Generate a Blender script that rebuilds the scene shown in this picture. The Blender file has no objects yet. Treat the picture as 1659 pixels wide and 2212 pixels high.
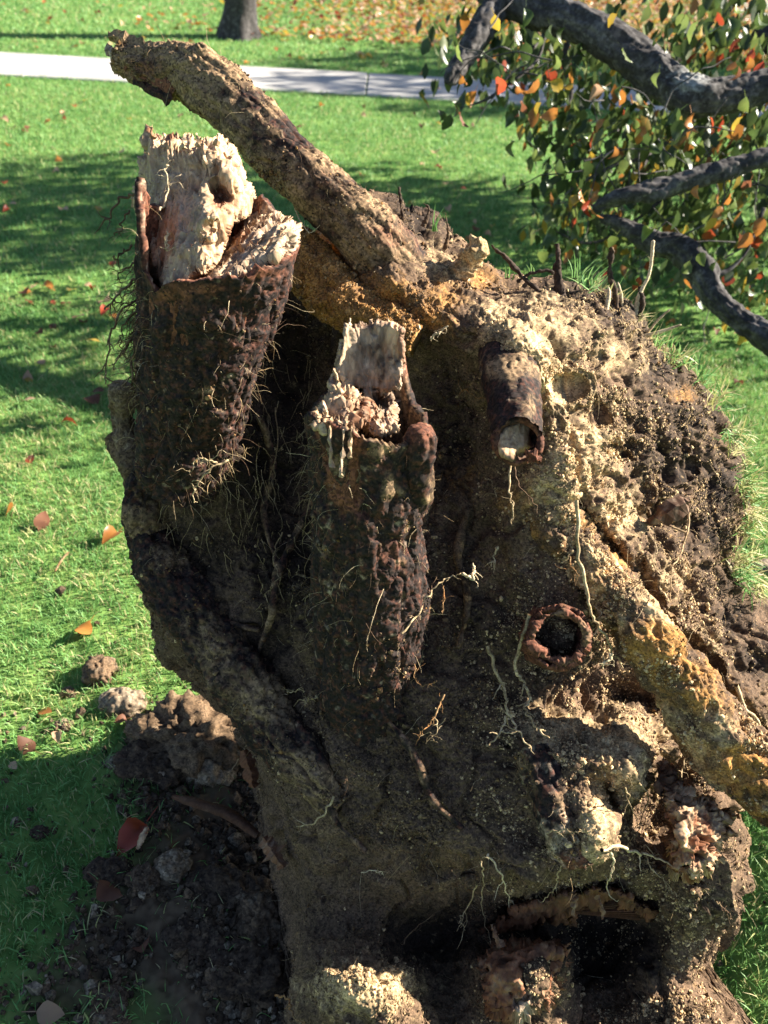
import bpy, math, random
import numpy as np
from mathutils import Matrix, Vector

SC = bpy.context.scene
COL = SC.collection
R_ = math.radians
random.seed(7)
RNG = np.random.default_rng(11)

# ------------------------------------------------------------------ camera, sky, sun, exposure
CAM_H, PITCH, ROLL, FPX = 1.65, R_(37.0), R_(3.6), 1855.0
W0, H0 = 1659.0, 2212.0                      # picture units used for measuring the photograph
F_ = np.array([0, math.cos(PITCH), -math.sin(PITCH)])
R0 = np.array([1.0, 0, 0]); U0 = np.array([0, math.sin(PITCH), math.cos(PITCH)])
CR = math.cos(ROLL) * R0 + math.sin(ROLL) * U0
CU = -math.sin(ROLL) * R0 + math.cos(ROLL) * U0
CP = np.array([0, 0, CAM_H])

cam_d = bpy.data.cameras.new('camera')
cam_d.sensor_fit = 'VERTICAL'; cam_d.sensor_height = 24.0
cam_d.lens = 24.0 * FPX / H0
cam_d.clip_start = 0.05; cam_d.clip_end = 400
cam_d.dof.use_dof = True; cam_d.dof.focus_distance = 1.52
cam_d.dof.aperture_fstop = cam_d.lens / 6.6      # 6.6 mm pupil
cam = bpy.data.objects.new('camera', cam_d); COL.objects.link(cam)
cam.matrix_world = Matrix(((CR[0], CU[0], -F_[0], CP[0]), (CR[1], CU[1], -F_[1], CP[1]),
                           (CR[2], CU[2], -F_[2], CP[2]), (0, 0, 0, 1)))
SC.camera = cam

SUN = np.array([0.825, 0.285, 0.475]); SUN /= np.linalg.norm(SUN)
world = bpy.data.worlds.new('World'); SC.world = world; world.use_nodes = True
wn = world.node_tree
sky = wn.nodes.new('ShaderNodeTexSky'); sky.sky_type = 'NISHITA'; sky.sun_disc = False
sky.sun_elevation = math.asin(SUN[2]); sky.sun_rotation = math.atan2(SUN[0], SUN[1])
sky.air_density = 0.75; sky.dust_density = 0.3; sky.ozone_density = 1.0
bg = wn.nodes['Background']; bg.inputs['Strength'].default_value = 0.05
wn.links.new(sky.outputs[0], bg.inputs['Color'])

sun_d = bpy.data.lights.new('sun', 'SUN'); sun_d.energy = 5.0; sun_d.angle = R_(0.53)
sun_d.color = (1.0, 0.92, 0.79)
sun = bpy.data.objects.new('sun', sun_d); COL.objects.link(sun)
sun.rotation_euler = Vector(SUN).to_track_quat('Z', 'Y').to_euler()
sun.location = (6, 3, 6)

SC.view_settings.view_transform = 'Standard'; SC.view_settings.look = 'None'
SC.view_settings.exposure = 2.12; SC.view_settings.gamma = 1.0
SC.view_settings.use_curve_mapping = False
SC.render.engine = 'CYCLES'
SC.cycles.max_bounces = 6; SC.cycles.diffuse_bounces = 3; SC.cycles.transparent_max_bounces = 4

# ------------------------------------------------------------------ measuring helpers
def P(x, y, z):
    """picture position and distance along the view axis -> place in the world"""
    x = np.asarray(x, float); y = np.asarray(y, float); z = np.asarray(z, float)
    a = (x - W0 / 2) / FPX; b = -(y - H0 / 2) / FPX
    d = F_ + a[..., None] * CR + b[..., None] * CU
    return CP + z[..., None] * d

def ray(x, y):
    return F_ + (x - W0 / 2) / FPX * CR - (y - H0 / 2) / FPX * CU

def G(x, y, h=0.0):
    d = ray(x, y); t = (h - CAM_H) / d[2]
    return CP + t * d

def GZ(x, y, h=0.0):
    return (h - CAM_H) / ray(x, y)[2]

def proj(p):
    q = np.asarray(p) - CP
    z = q @ F_
    return W0 / 2 + FPX * (q @ CR) / z, H0 / 2 - FPX * (q @ CU) / z, z

# ------------------------------------------------------------------ noise
def _h(ix, iy, iz, s):
    n = (ix.astype(np.uint32) * np.uint32(374761393) + iy.astype(np.uint32) * np.uint32(668265263)
         + iz.astype(np.uint32) * np.uint32(2246822519) + np.uint32((s * 3266489917) & 0xffffffff))
    n = (n ^ (n >> np.uint32(13))) * np.uint32(1274126177)
    n = n ^ (n >> np.uint32(16))
    n = n * np.uint32(2654435769); n = n ^ (n >> np.uint32(15))
    return n.astype(np.float32) / np.float32(4294967295.0)

def vnoise(p, scale, seed=0):
    q = np.asarray(p) * scale
    i = np.floor(q).astype(np.int64); f = (q - i).astype(np.float32)
    f = f * f * (3 - 2 * f)
    X, Y, Z = i[:, 0], i[:, 1], i[:, 2]; fx, fy, fz = f[:, 0], f[:, 1], f[:, 2]
    def c(a, b, d): return _h(X + a, Y + b, Z + d, seed)
    r = ((c(0,0,0) * (1-fx) + c(1,0,0) * fx) * (1-fy) + (c(0,1,0) * (1-fx) + c(1,1,0) * fx) * fy) * (1-fz) \
      + ((c(0,0,1) * (1-fx) + c(1,0,1) * fx) * (1-fy) + (c(0,1,1) * (1-fx) + c(1,1,1) * fx) * fy) * fz
    return r * 2 - 1

def fbm(p, scale, octs=3, seed=0, gain=0.5):
    r = 0; a = 1.0; t = 0
    for k in range(octs):
        r = r + a * vnoise(p, scale * 2 ** k, seed + 17 * k); t += a; a *= gain
    return r / t

def ridge(p, scale, octs, seed):
    return 1 - 2.6 * np.abs(fbm(p, scale, octs, seed))

def worley(p, scale, seed=0):
    q = np.asarray(p) * scale
    i = np.floor(q).astype(np.int64); f = (q - i).astype(np.float32)
    best = np.full(len(q), 9.0, np.float32)
    for a in (-1, 0, 1):
        for b in (-1, 0, 1):
            for c in (-1, 0, 1):
                X, Y, Z = i[:, 0] + a, i[:, 1] + b, i[:, 2] + c
                d = (a + _h(X, Y, Z, seed) - f[:, 0]) ** 2 + (b + _h(X, Y, Z, seed + 1) - f[:, 1]) ** 2 \
                    + (c + _h(X, Y, Z, seed + 2) - f[:, 2]) ** 2
                best = np.minimum(best, d)
    return np.sqrt(best)

def cellval(p, scale, seed=0):
    q = np.asarray(p) * scale
    i = np.floor(q).astype(np.int64); f = (q - i).astype(np.float32)
    best = np.full(len(q), 9.0, np.float32); val = np.zeros(len(q), np.float32)
    for a in (-1, 0, 1):
        for b in (-1, 0, 1):
            for c in (-1, 0, 1):
                X, Y, Z = i[:, 0] + a, i[:, 1] + b, i[:, 2] + c
                d = (a + _h(X, Y, Z, seed) - f[:, 0]) ** 2 + (b + _h(X, Y, Z, seed + 1) - f[:, 1]) ** 2 \
                    + (c + _h(X, Y, Z, seed + 2) - f[:, 2]) ** 2
                k = d < best; best[k] = d[k]; val[k] = _h(X, Y, Z, seed + 3)[k]
    return val

def sstep(a, b, x):
    t = np.clip((x - a) / (b - a), 0, 1); return t * t * (3 - 2 * t)

# ------------------------------------------------------------------ object helpers
def link(o, parent=None):
    COL.objects.link(o)
    if parent is not None:
        o.parent = parent
        o.matrix_parent_inverse = Matrix.Translation(-Vector(parent.location)) if parent.type == 'EMPTY' else Matrix.Identity(4)
    return o

def mesh_obj(name, v, faces, mat, parent=None, zone=None, smooth=True, raw=False):
    """faces: list of integer arrays, each (n,3) or (n,4)"""
    me = bpy.data.meshes.new(name)
    v = np.ascontiguousarray(v, np.float32)
    faces = [np.asarray(f, np.int32) for f in faces if len(f)]
    me.vertices.add(len(v)); me.vertices.foreach_set('co', v.ravel())
    loops = np.concatenate([f.ravel() for f in faces])
    tot = np.concatenate([np.full(len(f), f.shape[1], np.int32) for f in faces])
    start = np.concatenate([[0], np.cumsum(tot)[:-1]]).astype(np.int32)
    me.loops.add(len(loops)); me.loops.foreach_set('vertex_index', loops)
    me.polygons.add(len(tot)); me.polygons.foreach_set('loop_start', start)
    me.polygons.foreach_set('loop_total', tot)
    me.polygons.foreach_set('use_smooth', np.full(len(tot), smooth, bool))
    if zone is not None:
        at = me.attributes.new('zone', 'FLOAT_COLOR', 'POINT')
        zz = np.ones((len(v), 4), np.float32); zz[:, :3] = np.clip(zone, 0, 1)
        at.data.foreach_set('color', zz.ravel())
    me.update(calc_edges=True); me.validate()
    for m in (mat if isinstance(mat, (list, tuple)) else [mat]): me.materials.append(m)
    if raw: return me
    return link(bpy.data.objects.new(name, me), parent)

def tag(o, label=None, cat=None, group=None, kind=None):
    if label: o['label'] = label
    if cat: o['category'] = cat
    if group: o['group'] = group
    if kind: o['kind'] = kind
    return o

def empty(name, loc, label, cat, group=None):
    o = bpy.data.objects.new(name, None); o.location = loc; COL.objects.link(o)
    o.empty_display_size = 0.1
    return tag(o, label, cat, group)

# ------------------------------------------------------------------ materials
def zone_mat(name, base, c1, c2, c3, grain=300.0, grain_amt=0.7, blotch=14.0, rough=0.9, spec=0.2, stretch=(1,1,1),
             alt=None, alt_scale=40.0, bump=0.0):
    m = bpy.data.materials.new(name); m.use_nodes = True
    nt = m.node_tree; N, L = nt.nodes, nt.links
    b = N['Principled BSDF']; b.inputs['Roughness'].default_value = rough
    b.inputs['Specular IOR Level'].default_value = spec
    tc = N.new('ShaderNodeTexCoord'); mp = N.new('ShaderNodeMapping'); mp.inputs['Scale'].default_value = stretch
    L.new(tc.outputs['Object'], mp.inputs['Vector'])
    at = N.new('ShaderNodeAttribute'); at.attribute_name = 'zone'
    sp = N.new('ShaderNodeSeparateColor'); L.new(at.outputs['Color'], sp.inputs[0])
    def noise(s, det=4):
        n = N.new('ShaderNodeTexNoise'); n.inputs['Scale'].default_value = s; n.inputs['Detail'].default_value = det
        L.new(mp.outputs[0], n.inputs['Vector']); return n
    def mix(fac, a, bb, blend='MIX'):
        x = N.new('ShaderNodeMix'); x.data_type = 'RGBA'; x.blend_type = blend
        if isinstance(fac, float): x.inputs[0].default_value = fac
        else: L.new(fac, x.inputs[0])
        for k, s in ((6, a), (7, bb)):
            if isinstance(s, tuple): x.inputs[k].default_value = (*s, 1)
            else: L.new(s, x.inputs[k])
        return x.outputs[2]
    def ramp(src, lo, hi, v0=0.0, v1=1.0):
        r = N.new('ShaderNodeMapRange'); L.new(src, r.inputs[0])
        r.inputs[1].default_value = lo; r.inputs[2].default_value = hi
        r.inputs[3].default_value = v0; r.inputs[4].default_value = v1
        return r.outputs[0]
    col = base
    if alt is not None:
        n = noise(alt_scale, 5); col = mix(ramp(n.outputs[0], .48, .62), base, alt)
    nz = noise(60.0, 5)
    for out, c in ((sp.outputs[0], c1), (sp.outputs[1], c2), (sp.outputs[2], c3)):
        ad = N.new('ShaderNodeMath'); ad.operation = 'MULTIPLY_ADD'
        L.new(nz.outputs[0], ad.inputs[0]); ad.inputs[1].default_value = 1.2; L.new(out, ad.inputs[2])
        col = mix(ramp(ad.outputs[0], .78, 1.32), col, c)
    bl = noise(blotch, 6)
    col = mix(1.0, col, _grey(N, L, ramp(bl.outputs[0], .3, .7, .72, 1.28)), 'MULTIPLY')
    if grain_amt > 0:
        vo = N.new('ShaderNodeTexVoronoi'); vo.inputs['Scale'].default_value = grain
        L.new(mp.outputs[0], vo.inputs['Vector'])
        s2 = N.new('ShaderNodeSeparateColor'); L.new(vo.outputs['Color'], s2.inputs[0])
        col = mix(1.0, col, _grey(N, L, ramp(s2.outputs[0], 0, 1, 1 - grain_amt, 1 + grain_amt)), 'MULTIPLY')
    L.new(col, b.inputs['Base Color'])
    if bump:
        bp = N.new('ShaderNodeBump'); bp.inputs['Strength'].default_value = bump; bp.inputs['Distance'].default_value = .002
        nb = noise(grain, 3); L.new(nb.outputs[0], bp.inputs['Height']); L.new(bp.outputs[0], b.inputs['Normal'])
    return m

def _grey(N, L, s):
    c = N.new('ShaderNodeCombineColor')
    for k in range(3): L.new(s, c.inputs[k])
    return c.outputs[0]

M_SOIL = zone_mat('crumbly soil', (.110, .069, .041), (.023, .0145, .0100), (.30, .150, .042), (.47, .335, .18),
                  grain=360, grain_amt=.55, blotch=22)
M_BARK = zone_mat('dark root bark', (.019, .0125, .0105), (.20, .13, .07), (.13, .05, .028), (.42, .33, .23),
                  grain=260, grain_amt=.6, blotch=36, rough=.85, spec=.22, alt=(.062, .025, .016), alt_scale=90)
M_GREYBARK = zone_mat('grey limb bark', (.040, .036, .035), (.12, .112, .108), (.10, .07, .05), (.25, .25, .24),
                      grain=120, grain_amt=.35, blotch=20, rough=.85, alt=(.085, .078, .076), alt_scale=26)
M_WOOD = zone_mat('broken pale wood', (.47, .325, .20), (.19, .082, .042), (.085, .045, .028), (.32, .24, .17),
                  grain=240, grain_amt=.22, blotch=60, rough=.85, spec=.15, alt=(.36, .225, .125), alt_scale=110, stretch=(1, 1, .16))
M_ROOTLET = zone_mat('rootlet skin', (.27, .19, .10), (.085, .05, .03), (.26, .11, .035), (.48, .38, .24),
                     grain=400, grain_amt=.4, blotch=30)
M_CLOD = zone_mat('loose clod soil', (.12, .078, .046), (.04, .026, .018), (.19, .115, .055), (.25, .2, .14),
                  grain=260, grain_amt=.5, blotch=20)

def leaf_mat(name, c_a, c_b, rough=.38, trans=.4):
    m = bpy.data.materials.new(name); m.use_nodes = True
    N, L = m.node_tree.nodes, m.node_tree.links
    b = N['Principled BSDF']; b.inputs['Roughness'].default_value = rough
    b.inputs['Specular IOR Level'].default_value = .5
    tc = N.new('ShaderNodeTexCoord'); n = N.new('ShaderNodeTexNoise'); n.inputs['Scale'].default_value = 34
    L.new(tc.outputs['Object'], n.inputs['Vector'])
    x = N.new('ShaderNodeMix'); x.data_type = 'RGBA'; L.new(n.outputs[0], x.inputs[0])
    x.inputs[6].default_value = (*c_a, 1); x.inputs[7].default_value = (*c_b, 1)
    oi = N.new('ShaderNodeObjectInfo'); mr = N.new('ShaderNodeMapRange')
    L.new(oi.outputs['Random'], mr.inputs[0]); mr.inputs[3].default_value = .65; mr.inputs[4].default_value = 1.3
    y = N.new('ShaderNodeMix'); y.data_type = 'RGBA'; y.blend_type = 'MULTIPLY'; y.inputs[0].default_value = 1
    L.new(x.outputs[2], y.inputs[6]); L.new(_grey(N, L, mr.outputs[0]), y.inputs[7])
    L.new(y.outputs[2], b.inputs['Base Color'])
    t = N.new('ShaderNodeBsdfTranslucent'); L.new(y.outputs[2], t.inputs[0])
    ms = N.new('ShaderNodeMixShader'); ms.inputs[0].default_value = trans
    L.new(b.outputs[0], ms.inputs[1]); L.new(t.outputs[0], ms.inputs[2])
    L.new(ms.outputs[0], N['Material Output'].inputs['Surface'])
    return m

LEAF = {
    'dark green': leaf_mat('dark green leaf', (.036, .062, .018), (.066, .10, .03)),
    'green': leaf_mat('green leaf', (.105, .155, .04), (.18, .215, .06)),
    'yellow': leaf_mat('yellow leaf', (.50, .30, .03), (.32, .26, .05)),
    'orange': leaf_mat('orange leaf', (.46, .15, .03), (.42, .21, .05)),
    'red': leaf_mat('red leaf', (.42, .045, .03), (.35, .09, .03)),
    'brown': leaf_mat('brown leaf', (.21, .085, .04), (.13, .05, .03), rough=.7),
    'pale': leaf_mat('pale peach leaf', (.60, .40, .24), (.52, .30, .2), rough=.6),
}

# ------------------------------------------------------------------ shape builders
def tps(ctrl):
    c = np.array([[a[0] / 500.0, a[1] / 500.0] for a in ctrl]); z = np.array([a[2] for a in ctrl], float)
    n = len(c)
    def k(r2): return np.where(r2 > 1e-12, .5 * r2 * np.log(np.maximum(r2, 1e-12)), 0)
    d2 = ((c[:, None] - c[None]) ** 2).sum(-1)
    A = np.zeros((n + 3, n + 3)); A[:n, :n] = k(d2) + np.eye(n) * 2e-4
    A[:n, n] = 1; A[:n, n+1:] = c; A[n, :n] = 1; A[n+1:, :n] = c.T
    w = np.linalg.solve(A, np.concatenate([z, np.zeros(3)]))
    def ev(x, y):
        x = np.asarray(x, float).ravel() / 500.0; y = np.asarray(y, float).ravel() / 500.0
        out = np.empty(len(x))
        for s in range(0, len(x), 40000):
            xx, yy = x[s:s+40000], y[s:s+40000]
            d = (xx[:, None] - c[None, :, 0]) ** 2 + (yy[:, None] - c[None, :, 1]) ** 2
            out[s:s+40000] = k(d) @ w[:n] + w[n] + w[n+1] * xx + w[n+2] * yy
        return out
    return ev

def poly_sd(poly, x, y):
    """distance to a polygon's outline, positive inside"""
    poly = np.array(poly, float); n = len(poly)
    best = np.full(x.shape, 1e12); ins = np.zeros(x.shape, bool)
    for i in range(n):
        (ax, ay), (bx, by) = poly[i], poly[(i + 1) % n]
        dx, dy = bx - ax, by - ay
        t = np.clip(((x - ax) * dx + (y - ay) * dy) / (dx * dx + dy * dy + 1e-9), 0, 1)
        best = np.minimum(best, (x - ax - t * dx) ** 2 + (y - ay - t * dy) ** 2)
        if dy != 0:
            c = ((ay > y) != (by > y)) & (x < (bx - ax) * (y - ay) / dy + ax); ins ^= c
    d = np.sqrt(best)
    return np.where(ins, d, -d)

def relief(name, poly, ctrl, step, mat, parent, edge=40, edge_depth=.06, thick=.15, disp=None, zone=None,
           jag=6.0, jag_scale=.03, shape=None, rings=6, back=False):
    """a lump with a measured outline: a dense uneven front, rounded edges, side walls and a closed back"""
    poly = np.array(poly, float)
    x0, y0 = poly.min(0) - step; x1, y1 = poly.max(0) + step
    xs = np.arange(x0, x1 + step, step); ys = np.arange(y0, y1 + step, step)
    X, Y = np.meshgrid(xs, ys); sh = X.shape
    q = np.stack([X.ravel(), Y.ravel(), np.zeros(X.size)], 1)
    sd = poly_sd(poly, X, Y) + (jag * fbm(q, jag_scale, 4, 91)).reshape(sh)
    ev = ctrl if callable(ctrl) else tps(ctrl)
    Z = ev(X, Y).reshape(sh)
    if shape is not None: Z = Z + shape(X, Y)
    Z = Z + edge_depth * (1 - np.clip(sd / edge, 0, 1)) ** 2
    V = P(X, Y, Z)
    inside = sd > 0
    nx, ny = sh[1], sh[0]
    gx = np.gradient(V, axis=1); gy = np.gradient(V, axis=0)
    Nn = np.cross(gy, gx); Nn /= np.linalg.norm(Nn, axis=2, keepdims=True) + 1e-12
    flip = (Nn * (CP - V)).sum(2) < 0; Nn[flip] *= -1
    cell = inside[:-1, :-1] & inside[1:, :-1] & inside[:-1, 1:] & inside[1:, 1:]
    cy, cx = np.nonzero(cell)
    idx = np.arange(nx * ny).reshape(sh)
    quads = np.stack([idx[cy, cx], idx[cy + 1, cx], idx[cy + 1, cx + 1], idx[cy, cx + 1]], 1)
    used = np.unique(quads); remap = np.full(nx * ny, -1, np.int64); remap[used] = np.arange(len(used))
    quads = remap[quads]
    v = V.reshape(-1, 3)[used]; n = Nn.reshape(-1, 3)[used]
    px, py, ps = X.ravel()[used], Y.ravel()[used], sd.ravel()[used]
    # boundary edges
    e = np.concatenate([quads[:, [0, 1]], quads[:, [1, 2]], quads[:, [2, 3]], quads[:, [3, 0]]])
    key = e[:, 0] * len(v) + e[:, 1]; rkey = e[:, 1] * len(v) + e[:, 0]
    be = e[~np.isin(key, rkey)]
    bv = np.unique(be); bm = np.full(len(v), -1, np.int64); bm[bv] = np.arange(len(bv))
    cen = v.mean(0)
    vd = v[bv] - CP; vd /= np.linalg.norm(vd, axis=1, keepdims=True)
    allv = [v]; alln = [n]; faces = [quads]
    prev = bv; base = len(v)
    outn = v[bv] - cen; outn -= (outn * vd).sum(1, keepdims=True) * vd
    outn /= np.linalg.norm(outn, axis=1, keepdims=True) + 1e-9
    apx, apy, aps = [px], [py], [ps]
    for k in range(1, rings + 1):
        t = k / rings
        ring = v[bv] + vd * thick * t
        c2 = cen + vd.mean(0) * thick * t
        ring = ring + (c2 - ring) * (.97 * np.clip((t - .35) / .65, 0, 1) ** 1.5 if back else .55 * t ** 3) + outn * .02 * math.sin(t * 3) * min(1, thick / .15)
        if back:
            bx_, by_, bzz = proj(ring); fz = ev(bx_, by_) + (shape(bx_, by_) if shape is not None else 0)
            ring = P(bx_, by_, np.maximum(bzz, fz + .05 * min(1, t * 3)))
        allv.append(ring); alln.append(outn * (1 - sstep(.3, .5, t)) if back else outn)
        nid = base + np.arange(len(bv))
        a, b = prev[bm[be[:, 0]]] if k > 1 else be[:, 0], prev[bm[be[:, 1]]] if k > 1 else be[:, 1]
        faces.append(np.stack([b, a, nid[bm[be[:, 0]]], nid[bm[be[:, 1]]]], 1))
        prev = nid; base += len(bv); prev_ring = ring
        apx.append(px[bv]); apy.append(py[bv]); aps.append(ps[bv])
    allv.append(((cen + vd.mean(0) * thick * 1.15) if not back else prev_ring.mean(0))[None]); alln.append(np.zeros((1, 3)))
    faces.append(np.stack([prev[bm[be[:, 1]]], prev[bm[be[:, 0]]], np.full(len(be), base)], 1))
    apx.append(px[:1]); apy.append(py[:1]); aps.append(ps[:1])
    v = np.concatenate(allv); n = np.concatenate(alln)
    px, py, ps = np.concatenate(apx), np.concatenate(apy), np.concatenate(aps)
    z = zone(px, py, v) if zone is not None else np.zeros((len(v), 3))
    if disp is not None:
        v = v + n * disp(v, px, py, z)[:, None]
    o = mesh_obj(name, v, faces, mat, parent, z)
    nf = len(px) - 1 - rings * len(bv)
    return o, v[:nf], n[:nf], z[:nf]

def catmull(p, n):
    p = np.asarray(p, float); m = len(p)
    if m == 2:
        t = np.linspace(0, 1, n)[:, None]; return p[0] * (1 - t) + p[1] * t
    t = np.linspace(0, m - 1.000001, n); i = t.astype(int); f = (t - i)[:, None]
    g = lambda k: p[np.clip(k, 0, m - 1)]
    a, b, c, d = g(i - 1), g(i), g(i + 1), g(i + 2)
    return .5 * (2 * b + (c - a) * f + (2 * a - 5 * b + 4 * c - d) * f ** 2 + (3 * b - a - 3 * c + d) * f ** 3)

def frames(c):
    t = np.gradient(c, axis=0); t /= np.linalg.norm(t, axis=1, keepdims=True) + 1e-12
    a = np.cross(t[0], CR); u = np.cross(a, t[0]) if np.linalg.norm(a) > .2 else np.cross(t[0], CU)
    u /= np.linalg.norm(u); U = [u]
    for k in range(1, len(c)):
        u = U[-1] - t[k] * (U[-1] @ t[k]); U.append(u / (np.linalg.norm(u) + 1e-12))
    U = np.array(U); return t, U, np.cross(t, U)

def tube(name, pts, rings, segs, mat, parent, disp=None, zone=None, cap=(True, True), world=False, flat=1.0, ends=(0, 0)):
    """a bent tapering limb. pts: (x, y, z, radius in picture units) or world points with radius in metres"""
    pts = np.array(pts, float)
    if world: c0 = pts[:, :3]; r0 = pts[:, 3]
    else: c0 = P(pts[:, 0], pts[:, 1], pts[:, 2]); r0 = pts[:, 3] * pts[:, 2] / FPX
    cr = catmull(np.concatenate([c0, r0[:, None]], 1), rings); c, r = cr[:, :3], np.maximum(cr[:, 3], 1e-4)
    t, U, Wv = frames(c)
    th = np.arange(segs) / segs * 2 * math.pi
    dirs = np.cos(th)[None, :, None] * U[:, None] + np.sin(th)[None, :, None] * Wv[:, None]
    v = c[:, None] + dirs * r[:, None, None]
    s = np.concatenate([[0], np.cumsum(np.linalg.norm(np.diff(c, axis=0), axis=1))])
    q = np.stack([np.broadcast_to(s[:, None], (rings, segs)), np.cos(th)[None] * r[:, None] , np.sin(th)[None] * r[:, None]], 2).reshape(-1, 3)
    v = v.reshape(-1, 3); n = dirs.reshape(-1, 3)
    px, py, _ = proj(v)
    z = zone(px, py, v) if zone is not None else np.zeros((len(v), 3))
    if disp is not None:
        v = v + n * disp(v, q, z)[:, None]
    idx = np.arange(rings * segs).reshape(rings, segs); nx = np.roll(idx, -1, 1)
    faces = [np.stack([idx[:-1].ravel(), nx[:-1].ravel(), nx[1:].ravel(), idx[1:].ravel()], 1)]
    extra, ez = [], []
    for k, (ci, ri) in enumerate(((0, 0), (-1, rings - 1))):
        if cap[k]:
            cc = len(v) + len(extra)
            extra.append(v[idx[ri]].mean(0) + t[ci] * (-1 if k == 0 else 1) * ends[k]); ez.append(z[idx[ri, 0]])
            a, b = (nx[ri], idx[ri]) if k == 0 else (idx[ri], nx[ri])
            faces.append(np.stack([a, b, np.full(segs, cc)], 1))
    if extra: v = np.concatenate([v, np.array(extra)]); z = np.concatenate([z, np.array(ez)])
    return mesh_obj(name, v, faces, mat, parent, z), v[:rings * segs], n, z[:rings * segs]

# thin tubes gathered into one mesh
class Strands:
    def __init__(s): s.v, s.q, s.z, s.n = [], [], [], 0
    def add(s, pts, r0, r1, zone=(0, 0, 0), segs=4, n=None):
        pts = np.asarray(pts, float); n = n or max(4, 3 * len(pts))
        c = catmull(pts, n); t, U, Wv = frames(c)
        r = np.linspace(r0, r1, n)[:, None, None]
        th = np.arange(segs) / segs * 2 * math.pi
        v = c[:, None] + (np.cos(th)[None, :, None] * U[:, None] + np.sin(th)[None, :, None] * Wv[:, None]) * r
        idx = np.arange(n * segs).reshape(n, segs) + s.n; nx = np.roll(idx, -1, 1)
        s.v.append(v.reshape(-1, 3)); s.q.append(np.stack([idx[:-1].ravel(), nx[:-1].ravel(), nx[1:].ravel(), idx[1:].ravel()], 1))
        s.z.append(np.tile(np.array(zone, float), (n * segs, 1))); s.n += n * segs
        return c
    def build(s, name, mat, parent):
        return mesh_obj(name, np.concatenate(s.v), [np.concatenate(s.q)], mat, parent, np.concatenate(s.z))

ICO = None
def ico():
    global ICO
    if ICO is None:
        p = (1 + 5 ** .5) / 2
        v = np.array([(-1,p,0),(1,p,0),(-1,-p,0),(1,-p,0),(0,-1,p),(0,1,p),(0,-1,-p),(0,1,-p),(p,0,-1),(p,0,1),(-p,0,-1),(-p,0,1)], float)
        v /= np.linalg.norm(v[0])
        f = np.array([(0,11,5),(0,5,1),(0,1,7),(0,7,10),(0,10,11),(1,5,9),(5,11,4),(11,10,2),(10,7,6),(7,1,8),
                      (3,9,4),(3,4,2),(3,2,6),(3,6,8),(3,8,9),(4,9,5),(2,4,11),(6,2,10),(8,6,7),(9,8,1)])
        ICO = v, f
    return ICO

def crumbs(name, pos, nor, rad, zone, mat, parent):
    V, F, Z, base = [], [], [], 0
    oc = np.array([(1,0,0),(-1,0,0),(0,1,0),(0,-1,0),(0,0,1),(0,0,-1)], float)
    of = np.array([(0,2,4),(2,1,4),(1,3,4),(3,0,4),(2,0,5),(1,2,5),(3,1,5),(0,3,5)])
    for sel, (v0, f0) in ((rad < .0024, (oc, of)), (rad >= .0024, ico())):
        n = int(sel.sum()); m = len(v0)
        jit = RNG.uniform(.62, 1.25, (n, m, 1)); sc = RNG.uniform(.7, 1.3, (n, 1, 3))
        w = v0[None] * jit + RNG.normal(0, .12, (n, m, 3))
        v = w * sc * rad[sel][:, None, None] + (pos[sel] + nor[sel] * rad[sel][:, None] * RNG.uniform(-.3, .6, (n, 1)))[:, None]
        V.append(v.reshape(-1, 3)); F.append((f0[None] + (np.arange(n) * m)[:, None, None] + base).reshape(-1, 3))
        Z.append(np.repeat(zone[sel], m, 0)); base += n * m
    o = mesh_obj(name, np.concatenate(V), [np.concatenate(F)], mat, parent, np.concatenate(Z), smooth=False)
    o['kind'] = 'stuff'; return o

def blades(name, base, h, w, lean, mat, parent=None, up=None, rnd=None, segs=3, curl=.6):
    """grass: base (n,3), height, width, lean (n,3) displacement of the tip; one mesh"""
    n = len(base); up = np.tile([0, 0, 1.0], (n, 1)) if up is None else up
    az = RNG.uniform(0, 2 * math.pi, n)
    side = np.stack([np.cos(az), np.sin(az), np.zeros(n)], 1)
    vs = []
    for k in range(segs):
        t = k / segs
        c = base + up * (h * (t - .25 * t * t * curl))[:, None] + lean * (t ** 1.8)[None] if False else \
            base + up * (h * (t - .25 * t * t * curl))[:, None] + lean * (t ** 1.8)
        ww = (w * (1 - .55 * t) * .5)[:, None] * side
        vs += [c - ww, c + ww]
    vs.append(base + up * (h * (1 - .25 * curl))[:, None] + lean)
    m = 2 * segs + 1
    v = np.stack(vs, 1).reshape(-1, 3)
    o = (np.arange(n) * m)[:, None]
    quads = [np.concatenate([o + 2*k, o + 2*k + 1, o + 2*k + 3, o + 2*k + 2], 1) for k in range(segs - 1)]
    tri = np.concatenate([o + 2*segs - 2, o + 2*segs - 1, o + 2*segs], 1)
    r = RNG.random(n) if rnd is None else rnd
    z = np.zeros((n, m, 3)); z[:, :, 0] = r[:, None]; z[:, :, 1] = (np.arange(m) / (m - 1))[None]
    ob = mesh_obj(name, v, quads + [tri], mat, parent, z.reshape(-1, 3), smooth=True)
    ob['kind'] = 'stuff'; return ob

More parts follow.
